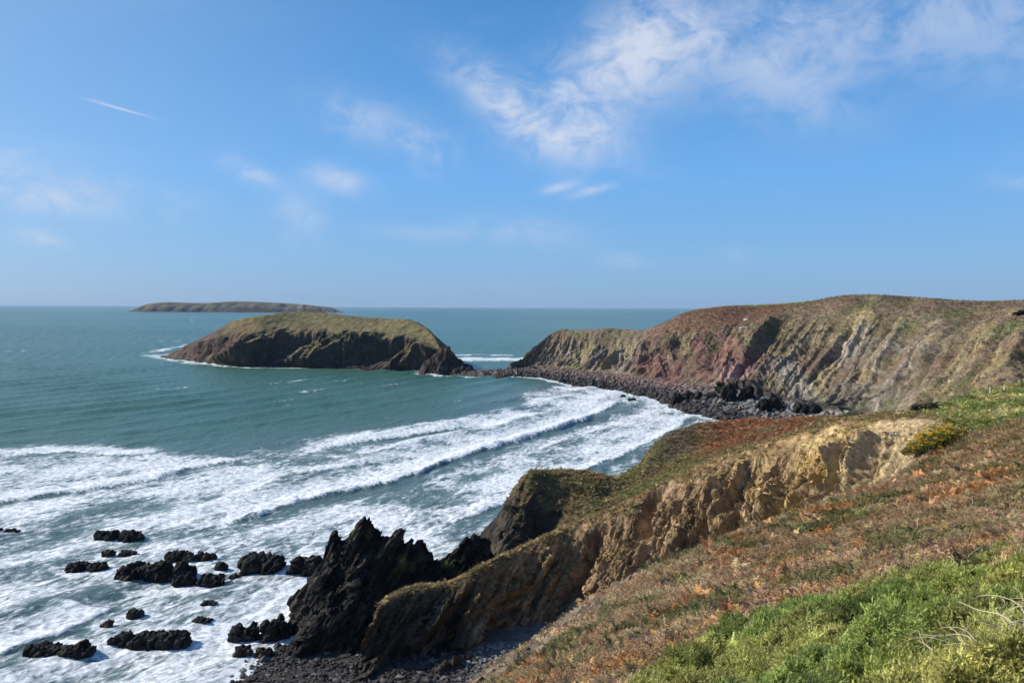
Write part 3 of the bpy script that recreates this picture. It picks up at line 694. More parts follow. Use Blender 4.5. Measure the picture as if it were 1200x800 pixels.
rk = mixc(rk, np.array([.42, .33, .20]), sst(sp, 10.8, 12.0) * (1 - sst(sp, 12.8, 13.5)) * .6)
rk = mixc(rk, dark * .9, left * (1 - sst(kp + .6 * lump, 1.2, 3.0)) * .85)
gr = mixc(np.array([.190, .138, .072]), np.array([.140, .118, .055]), sst(lump, -.2, .4)); gr = mixc(gr, np.array([.21, .15, .075]), sst(fbm(G, 9, 3, 66), .0, .5) * .7)
veg = np.clip(sst(N2[..., 2] + .25 * lump, .62, .82) * .75 * (1 - gold * .75) * sst(kp, 2.2 + left * 1.0, 3.6 + left) + sst(kp + .4 * lump, 4.75, 5.1), 0, 1)
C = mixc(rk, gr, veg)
C = mixc(C, np.array([.12, .125, .04]), sst(sp, 12.6, 13.6) * sst(kp, 3.0, 4.2))
C = mixc(C, np.array([.145, .120, .125]), np.exp(-((sp - 13.2) / .35) ** 2) * np.exp(-((kp - 3.0) / .9) ** 2) * .8)
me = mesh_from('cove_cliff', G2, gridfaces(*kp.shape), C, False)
add('cove_cliff', me, M_CLIFF, 'ribbed golden brown cliff on the far side of the cove', kind='structure')
CG, CK, CSP, CC_, CV = G2, kp, sp, C, veg

# ------------------------------------------------------------------ grassy promontory behind that cliff
PM = [
 [(540, 684, 126), (550, 670, 129), (555, 663, 130.5), (560, 655, 132)],
 [(564, 692, 123), (569, 670, 126), (573, 650, 129), (577, 626, 133)],
 [(588, 690, 122), (594, 655, 125), (597, 622, 129), (600, 590, 133.5)],
 [(614, 685, 121), (620, 648, 124), (623, 606, 128.5), (624, 557, 134)],
 [(645, 665, 121), (650, 634, 125), (652, 594, 130), (652, 553, 137)],
 [(680, 645, 121), (684, 612, 126), (688, 582, 132), (690, 552, 139)],
 [(712, 620, 122), (716, 598, 127), (720, 580, 133), (724, 559.5, 141)],
 [(735, 604, 124), (741, 584, 130), (745, 566, 138), (750, 546, 147)],
 [(760, 590, 126), (766, 570, 134), (770, 550, 144), (774, 520, 155)],
 [(790, 575, 128), (795, 550, 138), (800, 528, 150), (806, 502, 163)],
 [(840, 552, 130), (845, 532, 140), (850, 515, 154), (856, 494.5, 168)],
 [(890, 536, 128), (895, 519, 138), (900, 506, 152), (905, 490.5, 166)],
 [(940, 521, 122), (945, 507, 132), (950, 498, 144), (953, 489, 156)],
 [(990, 507, 115), (995, 498, 122), (1000, 492, 132), (1003, 487.5, 142)],
 [(1040, 497, 108), (1045, 490, 114), (1050, 486, 122), (1055, 484, 130)],
 [(1090, 492, 104), (1095, 486, 110), (1100, 482, 116), (1110, 479, 124)],
]
prof = []
for i, s in enumerate(PM):
    pts = [P(*q) for q in s]; top = pts[-1]
    u0 = pts[0] + np.array([0, -4, -6.0])
    b1 = top + np.array([-1, 6, -3.0 if i > 1 else -1.5]); b2 = top + np.array([-2, 22, 0]); b2[2] = -5 if i < 11 else 4
    prof.append([u0] + pts + [b1, b2])
nsr = [6, 34, 40, 40, 14, 10]; nss = [26, 28, 30, 30, 34, 30, 30, 30, 32, 38, 38, 36, 32, 28, 26]
G = loft(prof, nss, nsr); kp = rowparam(nsr)[None, :] * np.ones((G.shape[0], 1)); sp = rowparam(nss)[:, None] * np.ones((1, G.shape[1]))
N = gnormals(G); N *= np.sign(N[..., 2:3].mean())
lump = fbm(G, 7, 4, 71); fn = fbm(G, 1.6, 4, 72)
q = G @ NB.T; r2 = fbm(q * np.array([1, .15, .25]), 3.0, 3, 73)
scar = np.exp(-((sp - 3.1) / .85) ** 2) * np.exp(-((kp - 2.3) / .66) ** 2)      # hollow bitten out of the seaward end
D1 = -scar * 7.0 + lump * .55 + fn * .16 + (np.clip(scar * 1.5 + 1 - sst(sp, 2.2, 3.4), 0, 1)) * ((.4 - np.abs(r2)) * 1.2 + cells(G, NB, (1.6, 6, 4), 21)[0] * 1.5 + cells(G, NB, (.6, 2.6, 1.6), 22)[0] * .7 + cells(G, NB, (.3, .9, .6), 23)[0] * .25 - 1.2)
ter = np.sin((G[..., 2] + .5 * lump) * 2.4) * .16 * sst(sp, 2.5, 4) * (1 - sst(sp, 7, 8.5))
G2 = G + N * D1[..., None]; G2[..., 1] -= ter
N2 = gnormals(G2); N2 *= np.sign(N2[..., 2:3].mean())
C = mixc(np.array([.135, .105, .055]), np.array([.108, .098, .045]), sst(lump, -.3, .3)); C = mixc(C, np.array([.17, .135, .06]), sst(fn, .1, .6) * .5)
C = mixc(C, np.array([.108, .108, .042]), sst(sp, 5.6, 6.6) * (1 - sst(sp, 9, 10)) * sst(lump, -.35, .15) * .8)
C = mixc(C, np.array([.085, .066, .050]), np.exp(-((sp - 8.8) / .8) ** 2) * sst(kp, 2.2, 3.2) * .85)
fr_ = np.array([.150, .078, .042]) * (.75 + .5 * sst(fn, -.4, .4))[..., None]; fr_ = mixc(fr_, np.array([.12, .095, .05]), sst(lump + .5 * fn, .0, .5) * .7)
C = mixc(C, fr_, sst(sp + .4 * lump, 9.0, 9.8) * (1 - sst(sp, 12.6, 13.2)) * sst(kp + .3 * lump, 2.0, 2.5))
C = mixc(C, np.array([.13, .125, .045]), sst(sp, 12.8, 13.4))
rocky = np.clip(scar * 1.6 + (1 - sst(sp, 1.6, 2.6)) + (1 - sst(N2[..., 2] + .2 * lump, .30, .5)) * (1 - sst(sp, 6, 8)), 0, 1)
C = mixc(C, mixc(dark * .9, np.array([.10, .078, .045]), sst(r2, .0, .5) * .6), rocky)
me = mesh_from('promontory', G2, gridfaces(*kp.shape), C)
add('promontory', me, M_CLIFF, 'grassy promontory with a rust red bracken top behind the cove cliff', kind='structure')
PG, PK, PSP, PC, PR = G2, kp, sp, C, rocky

# ------------------------------------------------------------------ jagged black stack at the point
ST = [
 [(330, 718), (334, 712, 1), (337, 708, 2)], [(336, 746), (344, 716, 4), (353, 690, 8)], [(344, 767), (362, 708, 5), (378, 653, 11)],
 [(356, 769), (377, 700, 5), (392, 625, 11)], [(366, 769), (388, 704, 5), (403, 637, 11)], [(380, 770), (404, 698, 5), (420, 612, 11)], [(388, 770), (410, 698, 5), (430, 611, 11)],
 [(402, 771), (424, 702, 6), (441, 622, 12)], [(425, 772), (448, 712, 6), (462, 634, 12)], [(445, 772), (466, 716, 6), (482, 645, 12)], [(460, 772), (480, 718, 6), (494, 636, 12)],
 [(478, 772), (496, 722, 6), (508, 652, 13)], [(496, 772), (512, 724, 6), (528, 646, 14)], [(514, 770), (530, 722, 7), (546, 631, 15)], [(532, 768), (545, 720, 7), (560, 632, 16)], [(550, 764), (560, 715, 8), (576, 652, 17)],
]
prof = []
for i, s in enumerate(ST):
    w = PZ(s[0][0], s[0][1], 0.0); pts = [w] + [P(a, b, w[1] + c) for a, b, c in s[1:]]; top = pts[-1]
    prof.append([w + np.array([-.5, -3, -3.0])] + pts + [top + np.array([.8, 2.2, -max(top[2] * .25, .5)]), top + np.array([1.5, 8, 0]) * 1.0 - np.array([0, 0, top[2] + 3])])
nsr = [6, 54, 60, 14, 14]; nss = [26] * 15
G = loft(prof, nss, nsr); kp = rowparam(nsr)[None, :] * np.ones((G.shape[0], 1)); sp = rowparam(nss)[:, None] * np.ones((1, G.shape[1]))
N = gnormals(G); N *= np.sign(N[..., 2:3].mean())
SB = frame((0.84, -.10, -.54), (.52, .1, .85)); q = G @ SB.T
r1 = fbm(q * np.array([1, .14, .25]), 4.2, 2, 81); r2 = fbm(q * np.array([1, .18, .3]), 1.5, 3, 82); r3 = fbm(q * np.array([1, .3, .45]), .6, 3, 83)
act = sst(kp, .6, 1.0); s1_, t1_ = cells(G, SB, (1.5, 7, 4), 31); s2_, t2_ = cells(G, SB, (.6, 2.8, 1.6), 32); s3_, t3_ = cells(G, SB, (.26, 1.0, .7), 33)
G2 = G + N * (act * (r1 * 1.3 + (.4 - np.abs(r2)) * .6 + s1_ * 1.1 + s2_ * .75 + s3_ * .32 - 1.2))[..., None]
C = mixc(np.array([.013, .0115, .010]), np.array([.050, .041, .031]), sst(r2 + .5 * r3, .0, .6)); C = mixc(C, np.array([.11, .10, .03]), sst(fbm(G, 2.6, 3, 85), .35, .6) * sst(kp, 2.3, 2.8) * .8)
C = mixc(C, np.array([.075, .062, .048]), sst(r3, .2, .6) * .45); C = C * (.55 + .5 * t2_ + .4 * s3_)[..., None]
me = mesh_from('rock_stack', G2, gridfaces(*kp.shape), C, False)
add('rock_stack', me, M_ROCK, 'tall jagged black rock stack with tilted strata at the water edge', 'rock stack')

# ------------------------------------------------------------------ rocks awash
def ico(sub):
    bm = bmesh.new(); bmesh.ops.create_icosphere(bm, subdivisions=sub, radius=1.0)
    v = np.array([x.co[:] for x in bm.verts]); f = np.array([[y.index for y in x.verts] for x in bm.faces]); bm.free(); return v, f
ICO = {k: ico(k) for k in (1, 2, 3, 4, 5)}
def build_rock(name, cpt, w, h, sd, nl, lab, group, sub=None, res=None):
    rr = random.Random(sd)
    allV, allF, base = [], [], 0
    sub = sub or (5 if w > 5 else 4)
    for k in range(nl):
        v, f = ICO[sub]; v = v.copy()
        fx = 0 if nl == 1 else (k / (nl - 1) - .5) * .56
        hw = w * (.42 if nl == 1 else .27 if nl == 2 else .205) * rr.uniform(.9, 1.1); hh = h * (1.0 if k == rr.randrange(nl) else rr.uniform(.62, 1.0)); dp = max(hw * .75, h * .5) * rr.uniform(.8, 1.1)
        v = np.sign(v) * np.abs(v) ** np.array([.85, .85, .72])
        p = v * np.array([hw, dp, hh])
        p[:, 0] += p[:, 2] * rr.uniform(-.1, .45) + fx * w; p[:, 1] += rr.uniform(-.1, .15) * w * .3
        wp = p + cpt; sc = max(h, 1.0)
        q = wp @ SB.T
        a1 = fbm(q * np.array([1, .35, .5]), sc * .55, 3, 90 + sd); a2 = fbm(q * np.array([1, .3, .4]), sc * .2, 3, 91 + sd)
        nrm = v / np.linalg.norm(v, axis=1)[:, None]
        c1_, _ = cells(wp, SB, (.34 * sc, .95 * sc, .7 * sc), sd); c2_, _ = cells(wp, SB, (.14 * sc, .4 * sc, .3 * sc), sd + 1)
        p = p + nrm * (a1 * .26 * sc + (.3 - np.abs(a2)) * .10 * sc + (c1_ - .5) * .34 * sc + (c2_ - .5) * .15 * sc)[:, None]
        allV.append(p); allF.append(f + base); base += len(p)
    Vv = np.concatenate(allV); Ff = np.concatenate(allF)
    Vv[:, 2] -= h * .04
    n = fbm(Vv + sd, 1.2, 3, 7)
    C = mixc(np.array([.012, .011, .010]), np.array([.042, .036, .031]), sst(n, -.1, .5))
    if 'brown' in lab: C = C * np.array([1.9, 1.6, 1.35])
    return add(name, mesh_from(name, Vv, Ff, C, False), M_ROCK, lab, 'rock', group, loc=tuple(cpt))

for (u0, u1, vt, vb, sd, nl, lab) in SEA_ROCKS:
    cpt = PZ((u0 + u1) / 2, vb - (vb - vt) * .22, 0); d = cpt[1]
    build_rock('sea_rock', cpt, (u1 - u0) * d / FPX, (vb - vt) * d / FPX * .50, sd, nl, lab, 'rocks awash in the surf')

# ------------------------------------------------------------------ pebble beach in the cove
bx = np.arange(-48, 22, .35); by = np.arange(76, 108, .35); X, Y = np.meshgrid(bx, by, indexing='ij')
wl_ = pix_line([(285, 830), (300, 800), (318, 780), (335, 762), (345, 745)])
d, s, f = pl_dist(X, Y, wl_)
Z = np.clip(d * s * .06, -2.0, .25) + fbm(np.stack([X, Y, 0 * X], -1), 3, 3, 95) * .12
C = mixc(np.array([.050, .045, .040]), np.array([.13, .12, .11]), sst(X, -10, 0))
add('pebble_beach', mesh_from('pebble_beach', np.stack([X, Y, Z], -1), gridfaces(*X.shape), C), M_CLIFF, 'small dark shingle beach at the foot of the stack', kind='structure')
def rubble(name, pos, size, cols, mat, label, subd=1, flat=.65):
    v0, f0 = ICO[subd]; n = len(pos)
    var = []
    for k in range(12):
        r = np.random.default_rng(k); vv = v0 * (1 + r.normal(0, .20, (len(v0), 1))); vv = vv * r.uniform(.65, 1.25, 3); var.append(vv)
    var = np.array(var)[np.random.default_rng(3).integers(0, 12, n)]
    th = np.random.default_rng(4).uniform(0, 6.28, n); c, s_ = np.cos(th), np.sin(th)
    vx = var[..., 0] * c[:, None] - var[..., 1] * s_[:, None]; vy = var[..., 0] * s_[:, None] + var[..., 1] * c[:, None]
    V = np.stack([vx, vy, var[..., 2] * flat], -1) * size[:, None, None] + pos[:, None, :]
    F = (f0[None] + (np.arange(n) * len(v0))[:, None, None]).reshape(-1, 3)
    CC = np.repeat(cols[:, None, :], len(v0), 1)
    return add(name, mesh_from(name, V, F, CC, False), mat, label, kind='stuff')
r_ = np.random.default_rng(11)
n = 7000; px = r_.uniform(-42, 18, n); py = r_.uniform(84, 101, n)
d, s, f = pl_dist(px, py, wl_); pz = np.clip(d * s * .06, -2.0, .25); keep = (pz > -.25); px, py, pz = px[keep], py[keep], pz[keep]
sz = r_.lognormal(-1.75, .5, len(px)).clip(.08, .7); lt = np.clip(sst(px, -10, 0) + r_.normal(0, .25, len(px)), 0, 1)
rubble('shingle', np.stack([px, py, pz + .05], -1), sz, mixc(np.array([.038, .034, .031]), np.array([.30, .29, .27]), lt * .8), M_BOUL, 'loose shingle and cobbles in the cove')

# boulders on the far beach: the largest as objects, the rest as one mass
Pb = HG.reshape(-1, 3); kk = HK.ravel(); ss = HSP.ravel()
cand = np.where((kk > .93) & (kk < 1.97) & (ss < 11.5))[0]
ix = r_.choice(cand, 5200, replace=False)
pos = Pb[ix] + r_.normal(0, 1.0, (len(ix), 3)) * np.array([1, 1, 0])
sz = r_.lognormal(-.35, .5, len(ix)).clip(.25, 2.6) * np.interp(kk[ix], [.9, 1.3, 2], [1.0, 1.05, .6])
shade = np.clip(sst(kk[ix], 1.15, 1.8) + r_.normal(0, .2, len(ix)), 0, 1); redf = 1 - sst(ss[ix], 6.6, 8.0)
cc = mixc(np.array([.040, .037, .034]), mixc(np.array([.24, .22, .20]), np.array([.23, .155, .13]), redf), shade)
order = np.argsort(-sz * 400 / pos[:, 1]); vis = order[:260]; rest = order[260:]
rubble('boulder_field', pos[rest] + np.array([0, 0, .1]), sz[rest], cc[rest], M_BOUL, 'dark boulder field along the foot of the headland')
bmesh_var = []
for k in range(10):
    r = np.random.default_rng(100 + k); v, f = ICO[2]; v = v * (1 + r.normal(0, .06, (len(v), 1))); nn = fbm(v + k * 3, .9, 2, k)[:, None]; v = v * (1 + nn * .45) * r.uniform(.7, 1.2, 3) * np.array([1, 1, .75])
    shadev = [.040, .055, .085, .12, .05, .035, .045, .07, .16, .20][k]
    tint = np.array([shadev * 1.08, shadev * .98, shadev * .9])
    bmesh_var.append(mesh_from('boulder', v, f, np.tile(tint, (len(v), 1)), False))
for j in vis:
    vi = int(np.argmin(np.abs(np.array([.040, .055, .085, .12, .05, .035, .045, .07, .16, .20]) - cc[j].mean()) + r_.uniform(0, .02, 10)))
    o = add('boulder', bmesh_var[vi], M_BOUL, 'large boulder lying on the beach under the far headland', 'boulder', 'large boulders on the headland beach', loc=tuple(pos[j] + np.array([0, 0, .15])))
    s_ = float(sz[j]); o.scale = (s_, s_, s_); o.rotation_euler = (r_.uniform(-.3, .3), r_.uniform(-.3, .3), r_.uniform(0, 6.28))

# ------------------------------------------------------------------ plants
def leaf_mat(name, rough=.7, trans=.25):
    m = bpy.data.materials.new(name); m.use_nodes = True; t = NT(m.node_tree); t.n.clear()
    a = t.new('ShaderNodeAttribute', attribute_name='tint', attribute_type='INSTANCER')
    co = t.new('ShaderNodeTexCoord').outputs['Object']
    n = t.noise(co, 9.0, 2.0, .6)
    c = t.mix(1.0, a.outputs['Color'], t.mix(n, (.62, .62, .60, 1), (1.38, 1.36, 1.25, 1)), 'MULTIPLY')
    p = t.new('ShaderNodeBsdfPrincipled', in_Roughness=rough); t.l.new(c, p.inputs['Base Color']); p.inputs['Specular IOR Level'].default_value = .2
    tr = t.new('ShaderNodeBsdfTranslucent'); t.l.new(c, tr.inputs['Color'])
    mx = t.new('ShaderNodeMixShader', in_0=trans); t.l.new(p.outputs[0], mx.inputs[1]); t.l.new(tr.outputs[0], mx.inputs[2])
    t.l.new(mx.outputs[0], t.new('ShaderNodeOutputMaterial').inputs[0]); return m
M_LEAF = leaf_mat('plant_foliage')
def plain_mat(name, col, rough=.8, var=.3, scale=6.0):
    m = bpy.data.materials.new(name); m.use_nodes = True; t = NT(m.node_tree); t.n.clear()
    co = t.new('ShaderNodeTexCoord').outputs['Object']; n = t.noise(co, scale, 4.0, .6)
    c = t.mix(n, tuple(x * (1 - var) for x in col) + (1,), tuple(min(1, x * (1 + var)) for x in col) + (1,))
    p = t.new('ShaderNodeBsdfPrincipled', in_Roughness=rough); t.l.new(c, p.inputs['Base Color'])
    t.l.new(p.outputs[0], t.new('ShaderNodeOutputMaterial').inputs[0]); return m
class TM:
    def __init__(s): s.v, s.f = [], []
    def tri(s, a, b, c):
        k = len(s.v); s.v += [a, b, c]; s.f.append((k, k + 1, k + 2))
    def blade(s, p, d, L, w, bend=.3, seg=2):
        d = np.array(d, float); d /= np.linalg.norm(d)
        side = np.cross(d, [0, 0, 1.0]); side = side / (np.linalg.norm(side) + 1e-6) * w
        h = np.array([d[0], d[1], 0]) * bend * L
        pts = [np.array(p) + d * L * (i / seg) + h * (i / seg) ** 2 - np.array([0, 0, bend * L * .5 * (i / seg) ** 2]) for i in range(seg + 1)]
        for i in range(seg):
            w0, w1 = 1 - i / seg, 1 - (i + 1) / seg
            a, b = pts[i] - side * w0, pts[i] + side * w0
            if w1 > 0:
                c, e = pts[i + 1] + side * w1, pts[i + 1] - side * w1; s.tri(a, b, c); s.tri(a, c, e)
            else: s.tri(a, b, pts[i + 1])
    def mesh(s, name): return mesh_from(name, np.array(s.v), np.array(s.f), None, False)
def rdir(r, up=.8, spread=1.0):
    a = r.uniform(0, 6.283); return np.array([math.cos(a) * spread, math.sin(a) * spread, up])
def gorse_tuft(seed):
    r = random.Random(seed); T = TM()
    for k in range(13):
        b = np.array([r.uniform(-.11, .11), r.uniform(-.11, .11), 0]); d = rdir(r, r.uniform(.35, 1.5), .8); d /= np.linalg.norm(d); L = r.uniform(.10, .20)
        T.blade(b, d, L, .007, .05, 1)
        for j in range(12):
            f = .2 + .8 * j / 12; q = b + d * L * f; s = rdir(r, .5, 1.0) + d * .9
            T.blade(q, s, .058 * (1.2 - f * .6), .009, .1, 1)
    return T.mesh('gorse_sprig')
def heath_tuft(seed):
    r = random.Random(seed); T = TM()
    for k in range(22):
        b = np.array([r.uniform(-.15, .15), r.uniform(-.15, .15), 0]); d = rdir(r, r.uniform(.6, 2.0), .8); L = r.uniform(.14, .34)
        T.blade(b, d, L, .010, .25, 1)
        for j in range(4):
            q = b + d / np.linalg.norm(d) * L * r.uniform(.35, 1.0); T.blade(q, rdir(r, .4), .055, .020, .1, 1)
    return T.mesh('heath_sprig')
def bracken_tuft(seed):
    r = random.Random(seed); T = TM()
    for k in range(6):
        d = rdir(r, r.uniform(.25, .8)); d /= np.linalg.norm(d); L = r.uniform(.28, .5); side = np.cross(d, [0, 0, 1]); side /= np.linalg.norm(side)
        b = np.array([r.uniform(-.08, .08), r.uniform(-.08, .08), .04])
        for j in range(8):
            f = .2 + .8 * j / 8; q = b + d * L * f + np.array([0, 0, -.22 * L * f * f]); w = .17 * (1.05 - f) * (L / .4)
            for sg in (-1, 1):
                tip = q + side * sg * w + d * .05 + np.array([0, 0, r.uniform(-.05, .03)]); T.tri(q - d * .02, q + d * .035, tip)
    return T.mesh('bracken_frond')
def grass_tuft(seed, n=22):
    r = random.Random(seed); T = TM()
    for k in range(n):
        T.blade([r.uniform(-.12, .12), r.uniform(-.12, .12), 0], rdir(r, r.uniform(.8, 2.5)), r.uniform(.2, .42), .012, .55, 2)
    return T.mesh('grass_blade')
def lib(name, meshes):
    c = bpy.data.collections.new(name)
    for i, me in enumerate(meshes):
        me.materials.append(M_LEAF); o = bpy.data.objects.new('%s_%02d' % (name, i), me); c.objects.link(o)
    return c
L_GORSE = lib('gorse_sprigs', [gorse_tuft(i) for i in range(5)])
L_HEATH = lib('heath_sprigs', [heath_tuft(i) for i in range(4)] + [bracken_tuft(10 + i) for i in range(3)] + [grass_tuft(20 + i) for i in range(3)])
def scatter(name, label, pos, scl, tint, idx, coll, tilt=.25, seed=0):
    r = np.random.default_rng(seed); n = len(pos)
    me = bpy.data.meshes.new(name); me.vertices.add(n); me.vertices.foreach_set('co', np.asarray(pos, np.float32).ravel())
    rt = np.stack([r.normal(0, tilt, n), r.normal(0, tilt, n), r.uniform(0, 6.28, n)], -1).astype(np.float32)
    a = me.attributes.new('rot', 'FLOAT_VECTOR', 'POINT'); a.data.foreach_set('vector', rt.ravel())
    a = me.attributes.new('scl', 'FLOAT', 'POINT'); a.data.foreach_set('value', np.asarray(scl, np.float32))
    a = me.attributes.new('idx', 'INT', 'POINT'); a.data.foreach_set('value', np.asarray(idx, np.int32))
    c = np.ones((n, 4), np.float32); c[:, :3] = np.clip(tint, .004, .8)
    a = me.attributes.new('tint', 'FLOAT_COLOR', 'POINT'); a.data.foreach_set('color', c.ravel())
    o = add(name, me, None, label, kind='stuff')
    g = bpy.data.node_groups.new(name, 'GeometryNodeTree')
    g.interface.new_socket('Geometry', in_out='INPUT', socket_type='NodeSocketGeometry'); g.interface.new_socket('Geometry', in_out='OUTPUT', socket_type='NodeSocketGeometry')
    gi = g.nodes.new('NodeGroupInput'); go = g.nodes.new('NodeGroupOutput'); ip = g.nodes.new('GeometryNodeInstanceOnPoints')
    ci = g.nodes.new('GeometryNodeCollectionInfo'); ci.inputs['Collection'].default_value = coll; ci.inputs['Separate Children'].default_value = True; ci.inputs['Reset Children'].default_value = True
    def na(nm, ty):
        x = g.nodes.new('GeometryNodeInputNamedAttribute'); x.data_type = ty; x.inputs['Name'].default_value = nm; return x.outputs['Attribute']
    g.links.new(gi.outputs[0], ip.inputs['Points']); g.links.new(ci.outputs[0], ip.inputs['Instance']); ip.inputs['Pick Instance'].default_value = True
    g.links.new(na('idx', 'INT'), ip.inputs['Instance Index']); g.links.new(na('rot', 'FLOAT_VECTOR'), ip.inputs['Rotation']); g.links.new(na('scl', 'FLOAT'), ip.inputs['Scale'])
    g.links.new(ip.outputs[0], go.inputs[0])
    md = o.modifiers.new('scatter', 'NODES'); md.node_group = g
    return o
def project(p):
    c = (np.asarray(p) - np.array([0, 0, CAMZ])) @ CR
    return 600 - FPX * c[..., 0] / c[..., 2], 400 + FPX * c[..., 1] / c[..., 2]
rs = np.random.default_rng(21)
# ---- near hillside: gorse below the path, heath and bracken beyond
n = 250000
yy = 5 + 135 * rs.power(1.75, n); xx = yy * np.tan(np.radians(rs.uniform(-6, 37, n)))
q = np.stack([xx, yy, 0 * xx], -1)
gb = np.interp(xx, [0, 1.5, 3.1, 6.3, 9.3, 13.2, 18, 30], [9, 15, 20.0, 22.5, 21.8, 20.4, 19.5, 17]) + fbm(q, 3.0, 3, 201) * 2.2
ing = yy < gb - 1.7
den = np.where(ing, 1.0, .80)
z = hill_z(xx, yy)
e = .6; slope = np.hypot(hz(xx + e, yy) - hz(xx - e, yy), hz(xx, yy + e) - hz(xx, yy - e)) / (2 * e)
bare = sst(slope, .95, 1.3)
EDGE = np.array([P(*q_)[:2] for q_ in [(560, 815, 34.5), (592, 800, 36.5), (637, 764, 40.5), (675, 728, 44.5), (740, 684, 50), (790, 657, 53.5)]])
ed, es, ef = pl_dist(xx, yy, EDGE); bare = np.maximum(bare, np.exp(-(ed / 2.0) ** 2) * (1 - sst(ef, .7, 1)) * 1.2 * sst(fbm(q, 3.0, 3, 207), -.25, .15))
k = (~ing) & (rs.uniform(0, 1, n) > bare) & (yy < 139)
hx = np.stack([xx, yy, z], -1)[k]; f1 = fbm(q[k], 6.0, 4, 202); f2 = fbm(q[k], 2.4, 3, 203); f3 = fbm(q[k] * np.array([1, .6, 1]), 10, 3, 204)
T = mixc(np.array([.190, .128, .074]), np.array([.088, .082, .034]), sst(f1 + .3 * f2, -.08, .34))
brk = sst(f2 + .5 * f3, .22, .5); T = mixc(T, np.array([.260, .125, .048]), brk * .8)
strw = sst(fbm(q[k], 3.5, 3, 205), .25, .55); T = mixc(T, np.array([.30, .23, .135]), strw * .55)
gs = sst(hx[:, 1] + f1 * 8, 84, 92); T = mixc(T, mixc(np.array([.130, .150, .045]), np.array([.255, .220, .095]), sst(f1, -.05, .35)), gs)
T = T * rs.lognormal(.70, .28, (len(T), 1)) * (1 + rs.normal(0, .07, (len(T), 3)))
rnd = rs.uniform(0, 1, len(T))
idx = np.where(rnd < .30 + .5 * brk, rs.integers(4, 7, len(T)), np.where(rnd > .90 - .25 * strw - .5 * gs, rs.integers(7, 10, len(T)), rs.integers(0, 4, len(T))))
scl = rs.lognormal(-.12, .28, len(T)) * np.interp(hx[:, 1], [15, 60, 110, 140], [.85, 1.15, 1.7, 1.8])
scatter('heath_cover', 'brown heather, rusty bracken and dry grass covering the near hillside', hx, scl, T, idx, L_HEATH, .3, 1)
nc_ = 760
cy = rs.uniform(6.0, 24.5, nc_); cx = rs.uniform(-1, 20, nc_); q = np.stack([cx, cy, 0 * cx], -1)
gb = np.interp(cx, [0, 1.5, 3.1, 6.3, 9.3, 13.2, 18, 30], [9, 15, 20.0, 22.5, 21.8, 20.4, 19.5, 17]) + fbm(q, 3.0, 3, 201) * 2.0 - 1.9
k = (cy < gb) & (cx < cy * .80 + 1.5) & (cx > cy * .08 - .6); cx, cy, q = cx[k], cy[k], q[k]
cr_ = rs.uniform(.32, .72, len(cx)); ch = cr_ * rs.uniform(.65, 1.15, len(cx)); f1 = fbm(q, 2.2, 3, 213); f2 = fbm(q, 5.0, 2, 214)
CT = mixc(np.array([.125, .165, .045]), np.array([.190, .220, .080]), sst(f1, -.3, .3)); CT = mixc(CT, np.array([.080, .140, .040]), sst(f2, .1, .5) * .6); CT = mixc(CT, np.array([.205, .200, .060]), sst(-f2 + .4 * f1, .2, .6) * .4)
CT = mixc(CT, np.array([.24, .19, .12]), (rs.uniform(0, 1, len(cx)) < .05) * .75) * rs.lognormal(0, .14, (len(cx), 1))
per = np.maximum((cr_ ** 2 * 330).astype(int), 20); ci_ = np.repeat(np.arange(len(cx)), per); m_ = len(ci_)
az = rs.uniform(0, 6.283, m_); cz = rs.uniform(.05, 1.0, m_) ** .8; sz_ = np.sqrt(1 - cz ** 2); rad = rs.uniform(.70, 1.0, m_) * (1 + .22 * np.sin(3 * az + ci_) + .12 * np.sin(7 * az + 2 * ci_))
gp = np.stack([cx[ci_] + cr_[ci_] * rad * sz_ * np.cos(az), cy[ci_] + cr_[ci_] * rad * sz_ * np.sin(az), 0 * az], -1)
gp[:, 2] = hill_z(gp[:, 0], gp[:, 1]) * .6 + hill_z(cx, cy)[ci_] * .4 + ch[ci_] * rad * cz - .02
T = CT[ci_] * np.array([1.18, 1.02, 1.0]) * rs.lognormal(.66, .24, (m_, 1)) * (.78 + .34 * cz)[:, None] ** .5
go = scatter('gorse_cover', 'dense bright green gorse covering the foot of the near hillside', gp, rs.lognormal(-.22, .22, m_), T, rs.integers(0, 5, m_), L_GORSE, .3, 2)
rt = np.stack([rs.normal(0, .25, m_), np.arccos(np.clip(cz, -1, 1)) * .85 + rs.normal(0, .2, m_), az], -1).astype(np.float32); go.data.attributes['rot'].data.foreach_set('vector', rt.ravel())

# ---- turf on the promontory, on the cliff top and heath on the headland
def on_grid(G, Cg, w, count, seed):
    r = np.random.default_rng(seed); n, m_ = G.shape[:2]; w = w.copy(); w[-1] = 0; w[:, -1] = 0
    a = np.zeros((n, m_)); a[:-1, :-1] = np.linalg.norm(np.cross(G[1:, :-1] - G[:-1, :-1], G[:-1, 1:] - G[:-1, :-1]), axis=2)
    p = (w * a).ravel(); p /= p.sum(); i = r.choice(n * m_, count, p=p); s, t_ = i // m_, i % m_
    fu, fv = r.uniform(0, 1, (2, count)); fu, fv = fu[:, None], fv[:, None]
    s1, t1 = np.minimum(s + 1, n - 1), np.minimum(t_ + 1, m_ - 1)
    pos = G[s, t_] * (1 - fu) * (1 - fv) + G[s1, t_] * fu * (1 - fv) + G[s, t1] * (1 - fu) * fv + G[s1, t1] * fu * fv
    return pos, Cg[s, t_], r
pos, T, r = on_grid(PG, PC, (1 - PR) * sst(PK, .8, 1.5) * (1 - sst(PK, 4.4, 4.8)), 26000, 31)
